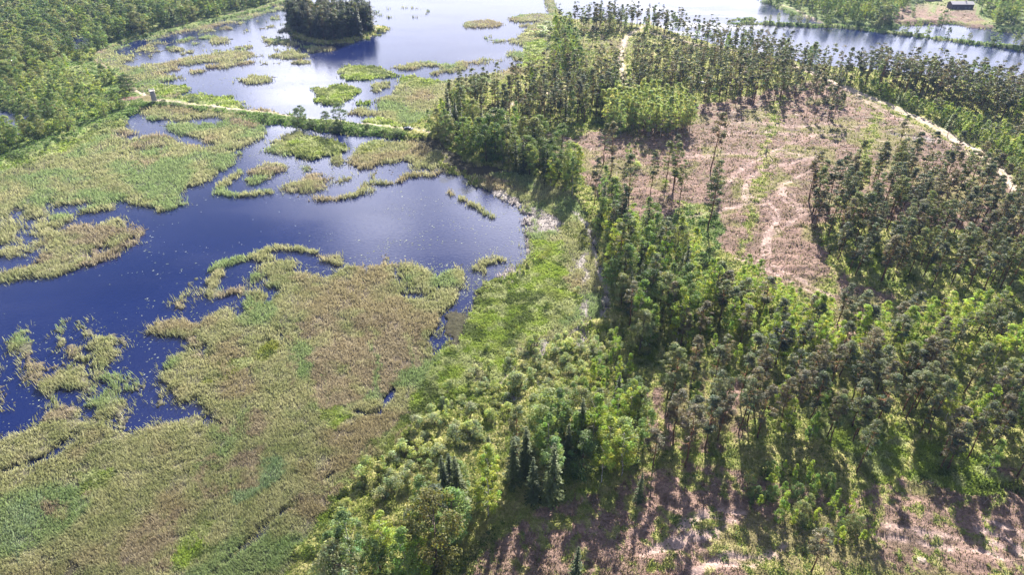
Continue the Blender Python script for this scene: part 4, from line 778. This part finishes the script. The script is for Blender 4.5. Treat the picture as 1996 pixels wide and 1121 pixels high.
stuff('reed_bed', [blades('r', x[m], y[m], z0+.05, r[m], col[m]*1.2, 4, .95, .058, .34, g), blades('w', x[wm], y[wm], zw, r[wm], cw, 3, .9, .05, .5, g, .35)], MC, 'tan and green reeds growing in the lake shallows')
m = (sel((G, Y), .9) | sel((M,), .2)) & (rdm > 2.6); z0 = np.zeros(m.sum())
stuff('sedge_grass', [blades('s', x[m], y[m], z0+.1, r[m], col[m]*1.1, 4, .75, .10, .5, g)], MC, 'low bright sedge and grass of the wet meadow')
m = sel((F, K, P), .6) & (tr < .25) & (rdm > 2.6); q = np.where(k[m] == P, .3, 1.0); keep = g.random(m.sum()) < q; xi, yi, ri, ci, ki = x[m][keep], y[m][keep], r[m][keep], col[m][keep], k[m][keep]
zz = gz(xi, yi); gr = ci*np.array([.85, 1.05, .7])
stuff('dry_grass', [blades('g', xi, yi, zz-.1, ri, gr, 3, .55, .11, .6, g)], MC, 'rough grass between the trees')
# low leafy undergrowth
m = (sel((F, K), .10) | sel((G,), .05)) & (rdm > 6); nsub = 9; xi, yi, ri = x[m], y[m], r[m]; keep = fb2(xi, yi, 8, 2, 71) > .42; xi, yi, ri = xi[keep], yi[keep], ri[keep]; zz = gz(xi, yi)
sz = np.clip(ri/150, .8, 1.5)*(.35+.5*g.random(len(xi))); Q, Tn = clumps(np.stack([xi, yi, zz+.3*sz], 1), sz, sz*.7, nsub, 1.0, g, np.array([.10, .15, .04])*(.6+.9*g.random((len(xi), 1))))
cen = Q.mean(1, keepdims=True); Q = cen+(Q-cen)*(np.repeat(sz, nsub)[:, None, None]*.30)
stuff('undergrowth', [(Q.reshape(-1, 3), np.repeat(Tn, 4, axis=0))], MC, 'leafy undergrowth on the woodland floor')
# brushwood and stems left lying on the clearing
m = sel((P,), .45) & (tr < .3); xi, yi, ri = x[m], y[m], r[m]; zz = gz(xi, yi)+.08; n = len(xi); a = g.normal(.35, .7, n); L_ = np.clip(ri/150, .6, 3)*(.25+1.0*g.random(n)**2); w = .045*np.clip(ri/90, .8, 5)
dx, dy = np.cos(a)*L_, np.sin(a)*L_; nx, ny = -np.sin(a)*w, np.cos(a)*w; tl = g.normal(0, .18, n)
V = np.stack([np.stack([xi-dx-nx, yi-dy-ny, zz], 1), np.stack([xi+dx-nx, yi+dy-ny, zz+.12+tl*L_], 1), np.stack([xi+dx+nx, yi+dy+ny, zz+.2+tl*L_], 1), np.stack([xi-dx+nx, yi-dy+ny, zz+.12], 1)], 1).reshape(-1, 3)
pick = g.random((n, 1)); cc = np.where(pick < .45, np.array([[.34, .25, .215]]), np.where(pick < .75, np.array([[.16, .10, .085]]), np.array([[.24, .23, .09]])))*(.7+.6*g.random((n, 1)))
stuff('brushwood_litter', [(V, np.repeat(cc, 4, axis=0))], MCD, 'twigs and cut brushwood strewn over the pinkish clearing')
# lily pads and floating stems
x, y, r = scatter(420000, r0=75, r1=520, p=1.2, g=g); k, _ = full_cover(x, y); wsel = np.isin(k, (W, L)); x, y, r, k = x[wsel], y[wsel], r[wsel], k[wsel]; px, py = proj(x, y)
dn = .002+.04*(fb2(x, y, 18, 3, 90) > .62)*(fb2(x, y, 4, 2, 44) > .5)+.30*(k == L)
near = np.zeros(len(x))
for dx, dy in ((4, 0), (-4, 0), (0, 5), (0, -5), (8, 3), (-8, -3)):
    near += ~np.isin(cls_at(x+dx, y+dy), (W, L))
dn += .035*np.clip(near, 0, 4); 
for (cx, cy, rx, ry, a) in ((860, 440, 150, 60, .10), (1000, 480, 60, 60, .3), (700, 480, 120, 30, .16), (60, 430, 90, 60, .2), (210, 510, 200, 40, .04), (620, 330, 130, 60, .12), (450, 120, 260, 60, .25), (280, 255, 80, 20, .1), (880, 550, 150, 40, .4), (620, 545, 60, 40, .3), (500, 560, 60, 30, .15), (130, 700, 120, 50, .05)):
    dn += a*np.clip(1.3-((px-cx)/rx)**2-((py-cy)/ry)**2, 0, 1)*(fb2(x, y, 5, 2, 12) > .45)
dn = np.where((px > 1100) & (py < 120), 0, dn)*np.where(py < 60, .0, 1)
m = g.random(len(x)) < dn; x, y, r = x[m], y[m], r[m]; n = len(x); a = g.normal(.3, .8, n); s = (.08+.20*g.random(n)**2)*np.clip(r/130, .9, 2.4); el = .25+.4*g.random(n)
ux, uy = np.cos(a)*s, np.sin(a)*s; vx, vy = -np.sin(a)*s*el, np.cos(a)*s*el; zz = .015+.05*g.random(n); tlt = g.normal(0, .10, n)*s
V = np.stack([np.stack([x-ux, y-uy, zz], 1), np.stack([x-vx, y-vy, zz], 1), np.stack([x+ux, y+uy, zz+np.abs(tlt)], 1), np.stack([x+vx, y+vy, zz], 1)], 1).reshape(-1, 3)
cc = np.where(g.random((n, 1)) < .6, np.array([[.27, .30, .25]]), np.array([[.15, .19, .11]]))*(.5+.8*g.random((n, 1)))
stuff('lily_pads', [(V, np.repeat(cc, 4, axis=0))], MCD, 'pale lily pads and stems floating on the dark lake')

# ------------------------------------------------------------------ made things
def thing(name, px, py, label, cat, rz=0, z=None):
    x, y = gnd(px, py, .5); e = bpy.data.objects.new(name, None); sc.collection.objects.link(e)
    e.location = (x, y, float(gz(x, y)[0]) if z is None else z); e.rotation_euler = (0, 0, rz); e['label'] = label; e['category'] = cat; return e
WOOD = plain('weathered_timber', (.34, .32, .36), .8); WOODL = plain('pale_planks', (.62, .58, .58), .8); DARKW = plain('dark_timber', (.12, .10, .10), .8)
# watch tower: sloping frame tower with boarded sides, platform, rails and a ladder
t = thing('observation_tower', 303, 202, 'tall pale grey timber watch tower at the start of the causeway', 'tower', .45); HT = 5.6
for sx in (-1, 1):
    for sy in (-1, 1):
        b = MB(); b.tube((sx*1.1, sy*1.1, -.2), (sx*.95, sy*.95, HT+1.0), .09, .08); link('leg', b.mesh('leg', WOOD), t)
for nm, rz in (('boarding', 0), ('boarding', math.pi/2), ('boarding', math.pi), ('boarding', -math.pi/2)):
    b = MB()
    for i in range(9): b.box((-.92+i*.23, -1.03, HT*.5+.35), (.20, .04, HT-.9))
    for q in (1.2, 2.9, 4.6): b.box((0, -1.07, q), (2.1, .05, .14))
    o = link(nm, b.mesh('boarding', WOOD), t); o.rotation_euler = (0, 0, rz)
b = MB(); b.box((0, 0, HT), (2.6, 2.6, .12)); [b.box((0, -1.1+i*.24, HT+.08), (2.5, .2, .04)) for i in range(10)]; link('platform', b.mesh('platform', WOODL), t)
b = MB()
for sx, sy, lx, ly in ((0, 1.15, 2.4, .07), (0, -1.15, 2.4, .07), (1.15, 0, .07, 2.2), (-1.15, 0, .07, 2.2)):
    b.box((sx, sy, HT+1.0), (lx, ly, .09)); b.box((sx, sy, HT+.55), (lx, ly, .09))
link('railing', b.mesh('railing', WOODL), t)
b = MB(); b.tube((-.3, 1.75, -.1), (-.3, 1.2, HT), .05); b.tube((.3, 1.75, -.1), (.3, 1.2, HT), .05)
for i in range(14): q = i/14; b.tube((-.3, 1.75-.55*q, .3+q*(HT-.4)), (.3, 1.75-.55*q, .3+q*(HT-.4)), .03)
link('ladder', b.mesh('ladder', WOODL), t)
# cars
PAINTD = plain('dark_blue_paint', (.02, .025, .06), .25, .6, 0, .1); PAINTW = plain('white_paint', (.78, .78, .80), .3, .6, 0, .04); GLASS = plain('car_glass', (.02, .025, .03), .05, .8, 0, .1); RUB = plain('tyre_rubber', (.02, .02, .02), .85); RIMM = plain('wheel_metal', (.45, .45, .47), .35, .5, .8); LAMP = plain('lamp_lens', (.7, .7, .7), .15, .8); REDL = plain('tail_lens', (.45, .02, .02), .2, .7)
def car(px, py, paint, label, rz):
    t = thing('parked_car', px, py, label, 'car', rz)
    prof = [(-2.1, .35), (-2.15, .75), (-2.0, .95), (-1.35, 1.02), (-.75, 1.42), (.65, 1.45), (1.45, 1.0), (2.05, .9), (2.12, .4)]
    V = [(a, s*.86*(1 if z < 1.1 else .8), z) for s in (-1, 1) for a, z in prof]; n = len(prof); b = MB()
    b.add(V, [(i, i+1, n+i+1, n+i) for i in range(n-1)]+[(n-1, 0, n, 2*n-1)]+[tuple(range(n-1, -1, -1)), tuple(range(n, 2*n))]); link('body', b.mesh('car_body', paint), t)
    for nm, x0, z0, x1, z1 in (('windscreen', .78, 1.40, 1.42, 1.05), ('rear_window', -1.28, 1.07, -.80, 1.39)):
        b = MB(); nx, nz = (z0-z1, x1-x0); L_ = math.hypot(nx, nz); nx, nz = nx/L_*.02, nz/L_*.02
        b.add([(x0+nx, -.66, z0+nz), (x1+nx, -.72, z1+nz), (x1+nx, .72, z1+nz), (x0+nx, .66, z0+nz), (x0-nx, -.66, z0-nz), (x1-nx, -.72, z1-nz), (x1-nx, .72, z1-nz), (x0-nx, .66, z0-nz)], [(0, 1, 2, 3), (7, 6, 5, 4), (0, 4, 5, 1), (1, 5, 6, 2), (2, 6, 7, 3), (3, 7, 4, 0)]); link(nm, b.mesh(nm, GLASS), t)
    for s in (-1, 1):
        b = MB(); b.add([(-1.1, s*.87, 1.04), (1.1, s*.87, 1.04), (.6, s*.74, 1.36), (-.68, s*.74, 1.36), (-1.1, s*.82, 1.04), (1.1, s*.82, 1.04), (.6, s*.69, 1.36), (-.68, s*.69, 1.36)], [(0, 1, 2, 3), (7, 6, 5, 4), (0, 4, 5, 1), (1, 5, 6, 2), (2, 6, 7, 3), (3, 7, 4, 0)]); link('side_window', b.mesh('side_window', GLASS), t)
        for xx in (-1.3, 1.3):
            b = MB(); b.tube((xx, s*.70, .33), (xx, s*.90, .33), .33, n=16); w = link('wheel', b.mesh('wheel', RUB), t); b = MB(); b.tube((xx, s*.88, .33), (xx, s*.92, .33), .2, n=12); link('rim', b.mesh('rim', RIMM), w)
        b = MB(); b.box((2.09, s*.62, .72), (.1, .34, .14)); link('headlight', b.mesh('headlight', LAMP), t); b = MB(); b.box((-2.12, s*.62, .78), (.08, .3, .14)); link('tail_light', b.mesh('tail_light', REDL), t)
    return t
car(797, 258, PAINTD, 'dark blue car parked on the causeway track beside the dark trees', -.35)
car(66, 54, plain('blue_grey_paint', (.10, .12, .25), .3, .6, 0, .1), 'small blue-grey car on the grass among the western trees', .5)
car(1367, 166, PAINTW, 'white car standing among the open middle pines', .1)
# rowing boat with a person at the causeway bank
t = thing('rowing_boat', 556, 239, 'small dark red rowing boat drawn up at the causeway bank', 'boat', .2, 0.0)
b = MB(); st = [(-1.5, .42, .42), (-.8, .62, .36), (0, .68, .34), (.8, .55, .38), (1.6, .05, .55)]
for s, o_ in ((1, 0), (.9, .04)):
    pass
V = []; 
for xx, hw, hz in st: V += [(xx, -hw, hz), (xx, -hw*.6, -.02), (xx, hw*.6, -.02), (xx, hw, hz), (xx, hw*.88, hz), (xx, hw*.5, .06), (xx, -hw*.5, .06), (xx, -hw*.88, hz)]
b.add(V, [(i*8+j, i*8+(j+1) % 8, (i+1)*8+(j+1) % 8, (i+1)*8+j) for i in range(4) for j in range(8)]+[(7, 6, 5, 4, 3, 2, 1, 0), tuple(range(32, 40))]); link('hull', b.mesh('hull', plain('dark_red_paint', (.16, .03, .04), .5)), t)
for xx in (-.7, .45):
    b = MB(); b.box((xx, 0, .27), (.22, 1.0, .04)); link('bench', b.mesh('bench', DARKW), t)
for s in (-1, 1):
    b = MB(); b.tube((-.1, s*.5, .4), (-1.3, s*.9, .3), .025); b.box((-1.45, s*.95, .29), (.45, .14, .03), 0, -s*.32); link('oar', b.mesh('oar', WOODL), t)
def person(x, y, z, rz):
    me = bpy.data.meshes.new('person'); J = dict(pel=(0, 0, .86), ch=(.04, 0, 1.18), nk=(.10, 0, 1.42), hd=(.14, 0, 1.56), tp=(.15, 0, 1.68), hl=(0, .1, .84), kl=(.03, .12, .45), fl=(-.02, .12, .04), tl=(.18, .13, .03), hr=(0, -.1, .84), kr=(.08, -.12, .45), fr=(.0, -.13, .04), tr=(.2, -.14, .03),
             sl=(.07, .19, 1.36), el=(.15, .27, 1.10), wl=(.36, .22, .98), sr=(.07, -.19, 1.36), er=(.15, -.27, 1.10), wr=(.36, -.2, 1.0))
    names = list(J); E = [('pel', 'ch'), ('ch', 'nk'), ('nk', 'hd'), ('hd', 'tp'), ('pel', 'hl'), ('hl', 'kl'), ('kl', 'fl'), ('fl', 'tl'), ('pel', 'hr'), ('hr', 'kr'), ('kr', 'fr'), ('fr', 'tr'), ('nk', 'sl'), ('sl', 'el'), ('el', 'wl'), ('nk', 'sr'), ('sr', 'er'), ('er', 'wr')]
    Rd = dict(pel=.15, ch=.16, nk=.065, hd=.105, tp=.07, hl=.1, hr=.1, kl=.065, kr=.065, fl=.045, fr=.045, tl=.035, tr=.035, sl=.065, sr=.065, el=.045, er=.045, wl=.03, wr=.03)
    vs_ = [J[n] for n in names]; ed = [(names.index(a), names.index(b_)) for a, b_ in E]; rad = [Rd[n] for n in names]
    for s, w in ((1, 'wl'), (-1, 'wr')):          # palm and five fingers
        wx, wy, wz = J[w]; pi = len(vs_); vs_.append((wx+.07, wy, wz-.01)); rad.append(.026); ed.append((names.index(w), pi))
        for f, (dy, L_) in enumerate(((-.03, .06), (-.01, .075), (.01, .08), (.03, .07))):
            vs_.append((wx+.07+L_*.5, wy+dy, wz-.02)); rad.append(.009); ed.append((pi, len(vs_)-1)); vs_.append((wx+.07+L_, wy+dy, wz-.05)); rad.append(.008); ed.append((len(vs_)-2, len(vs_)-1))
        vs_.append((wx+.06, wy-s*.05, wz)); rad.append(.010); ed.append((pi, len(vs_)-1))
    me.from_pydata(vs_, ed, []); ob = bpy.data.objects.new('person', me); sc.collection.objects.link(ob)
    md = ob.modifiers.new('skin', 'SKIN'); 
    for i, rr_ in enumerate(rad): me.skin_vertices[0].data[i].radius = (rr_, rr_); me.skin_vertices[0].data[i].use_root = i == 0
    ob.modifiers.new('sub', 'SUBSURF').levels = 1; ob.modifiers['sub'].render_levels = 2
    me.materials.append(plain('skin', (.55, .36, .27), .6)); ob.location = (x, y, z); ob.rotation_euler = (0, 0, rz)
    ob['label'] = 'person in a pale shirt standing in the dark red rowing boat'; ob['category'] = 'person'
    b = MB(); b.tube((.0, 0, .88), (.05, 0, 1.2), .185, .195, 12); b.tube((.05, 0, 1.2), (.1, 0, 1.43), .195, .09, 12)
    for s in (-1, 1): b.tube((.07, s*.17, 1.37), (.14, s*.26, 1.13), .085, .065, 8)
    link('shirt', b.mesh('shirt', plain('pale_shirt', (.75, .62, .55), .8)), ob)
    b = MB(); b.tube((0, 0, .72), (0, 0, .92), .17, .18, 12)
    for s in (-1, 1): b.tube((.01, s*.1, .8), (.05, s*.12, .45), .105, .075, 8); b.tube((.05, s*.12, .46), (.0, s*.125, .1), .075, .06, 8)
    link('trousers', b.mesh('trousers', plain('dark_trousers', (.05, .05, .09), .8)), ob)
    b = MB(); b.tube((.11, 0, 1.58), (.11, 0, 1.70), .118, .07, 12); link('hair', b.mesh('hair', plain('brown_hair', (.08, .05, .03), .7)), ob)
    b = MB(); [b.box((.245, s*.035, 1.575), (.012, .02, .012)) for s in (-1, 1)]; b.box((.245, 0, 1.51), (.01, .05, .01)); link('face', b.mesh('face', plain('face_dark', (.08, .04, .035), .5)), ob)
    b = MB(); b.box((.26, 0, 1.545), (.03, .025, .05)); link('nose', b.mesh('nose', plain('nose_skin', (.52, .33, .25), .6)), ob)
px_, py_ = gnd(556.5, 238.5); person(px_, py_, .06, .9)
# buildings
ROOF = plain('pale_roofing', (.55, .52, .55), .6); WALLB = plain('dark_boards', (.10, .085, .10), .85); WALLC = plain('pink_render', (.42, .30, .28), .85); PANE = plain('window_glass', (.05, .06, .09), .08, .8)
def house(px, py, L_, D_, H_, RH_, wall, roof, label, rz, cat='building', nwin=5):
    t = thing('long_barn' if L_ > 13 else 'house', px, py, label, cat, rz); b = MB(); b.box((0, 0, H_/2-.2), (L_, D_, H_+.4))
    b.add([(-L_/2, -D_/2, H_), (-L_/2, D_/2, H_), (-L_/2, 0, H_+RH_)], [(0, 2, 1)]); b.add([(L_/2, -D_/2, H_), (L_/2, D_/2, H_), (L_/2, 0, H_+RH_)], [(0, 1, 2)]); link('wall', b.mesh('wall', wall), t)
    b = MB(); e = .5
    for s in (-1, 1):
        b.add([(-L_/2-e, s*(D_/2+e), H_-e*RH_/(D_/2)+.05), (L_/2+e, s*(D_/2+e), H_-e*RH_/(D_/2)+.05), (L_/2+e, 0, H_+RH_+.05), (-L_/2-e, 0, H_+RH_+.05), (-L_/2-e, s*(D_/2+e), H_-e*RH_/(D_/2)+.25), (L_/2+e, s*(D_/2+e), H_-e*RH_/(D_/2)+.25), (L_/2+e, 0, H_+RH_+.25), (-L_/2-e, 0, H_+RH_+.25)], [(3, 2, 1, 0), (4, 5, 6, 7), (0, 1, 5, 4), (1, 2, 6, 5), (3, 0, 4, 7)])
    ro = link('roof', b.mesh('roof', roof), t); b = MB(); b.box((L_*.2, .4, H_+RH_+.4), (.8, .8, 1.3)); link('chimney', b.mesh('chimney', WALLC), ro)
    for i in range(nwin):
        xx = -L_/2+L_*(i+.7)/(nwin+.6)
        if i == nwin//2: b = MB(); b.box((xx, -D_/2-.03, 1.05), (1.1, .08, 2.1)); link('door', b.mesh('door', DARKW), t)
        else:
            b = MB(); b.box((xx, -D_/2-.03, 1.6), (1.2, .08, 1.1)); f = link('window', b.mesh('window', WOODL), t); b = MB(); b.box((xx, -D_/2-.075, 1.6), (1.0, .03, .9)); link('pane', b.mesh('pane', PANE), f)
house(1869, 19, 17, 8, 4.2, 1.6, WALLB, ROOF, 'long dark barn with a pale roof behind the tan yard', -.06, 'barn')
house(1818, 4, 11, 7, 3, 2, WALLC, WALLB, 'house with a dark roof among the village trees', .1)
house(184, 6, 12, 7, 3, 2, WALLC, plain('pink_roof', (.45, .33, .33), .7), 'house with a pinkish roof deep in the western wood', -.05)
house(1560, 3, 10, 7, 3, 2.2, WOODL, WALLB, 'small pale house under the trees beyond the lake', .2)
# play frame on the pink ground beside the tower
t = thing('climbing_frame', 252, 200, 'red and violet climbing frame on the pink ground near the tower', 'play frame', .3); RED = plain('red_paint', (.5, .06, .10), .5)
for s in (-1, 1):
    b = MB(); b.tube((-1.6, s*.7, 0), (-1.6, 0, 2.0), .05); b.tube((1.6, s*.7, 0), (1.6, 0, 2.0), .05); link('leg', b.mesh('leg', RED), t)
b = MB(); b.tube((-1.8, 0, 2.0), (1.8, 0, 2.0), .06); link('beam', b.mesh('beam', RED), t)
for xx in (-.7, .7):
    b = MB(); b.tube((xx-.22, 0, 2), (xx-.22, 0, .5), .02); b.tube((xx+.22, 0, 2), (xx+.22, 0, .5), .02); b.box((xx, 0, .48), (.5, .2, .04)); link('swing', b.mesh('swing', plain('violet_paint', (.25, .12, .4), .5)), t)
# dead trunks lying by the birch clump and along the shore
def fallen(px, py, L_, a, label):
    t = thing('fallen_trunk', px, py, label, 'fallen tree', a); b = MB(); b.tube((-L_/2, 0, .25), (L_/2, 0, .4), .17, .06); link('stem', b.mesh('stem', plain('bleached_wood', (.38, .34, .34), .85)), t); b = MB()
    for i in range(9): q = -L_*.1+L_*.6*i/9; b.tube((q, 0, .35), (q+.5, (.9 if i % 2 else -.9), .5+.4*random.random()), .04, .015, 5)
    link('branches', b.mesh('branches', MBD), t)
for i, (a_, b_, w) in enumerate([(1282, 256, 'uppermost'), (1300, 262, 'thickest'), (1325, 264, 'longest'), (1268, 268, 'shortest'), (1310, 272, 'darkest rooted'), (1340, 278, 'outermost')]):
    fallen(a_, b_, (6, 7, 9, 4.5, 7, 8)[i], rng.normal(.2, .3), f'{w} bleached trunk lying under the birch clump')
# air
def haze():
    b = MB(); b.box((0, 1550, 52), (5200, 4100, 112)); m = bpy.data.materials.new('haze'); m.use_nodes = True; n = m.node_tree.nodes; n.remove(n['Principled BSDF'])
    v = n.new('ShaderNodeVolumePrincipled'); v.inputs['Color'].default_value = (.36, .52, 1, 1); v.inputs['Density'].default_value = .00008; v.inputs['Anisotropy'].default_value = 0
    m.node_tree.links.new(v.outputs[0], n['Material Output'].inputs['Volume']); o = link('haze', b.mesh('haze', m)); o['kind'] = 'stuff'; o['label'] = 'thin blue summer haze over the lakes'
HAZE = True
if HAZE: haze()
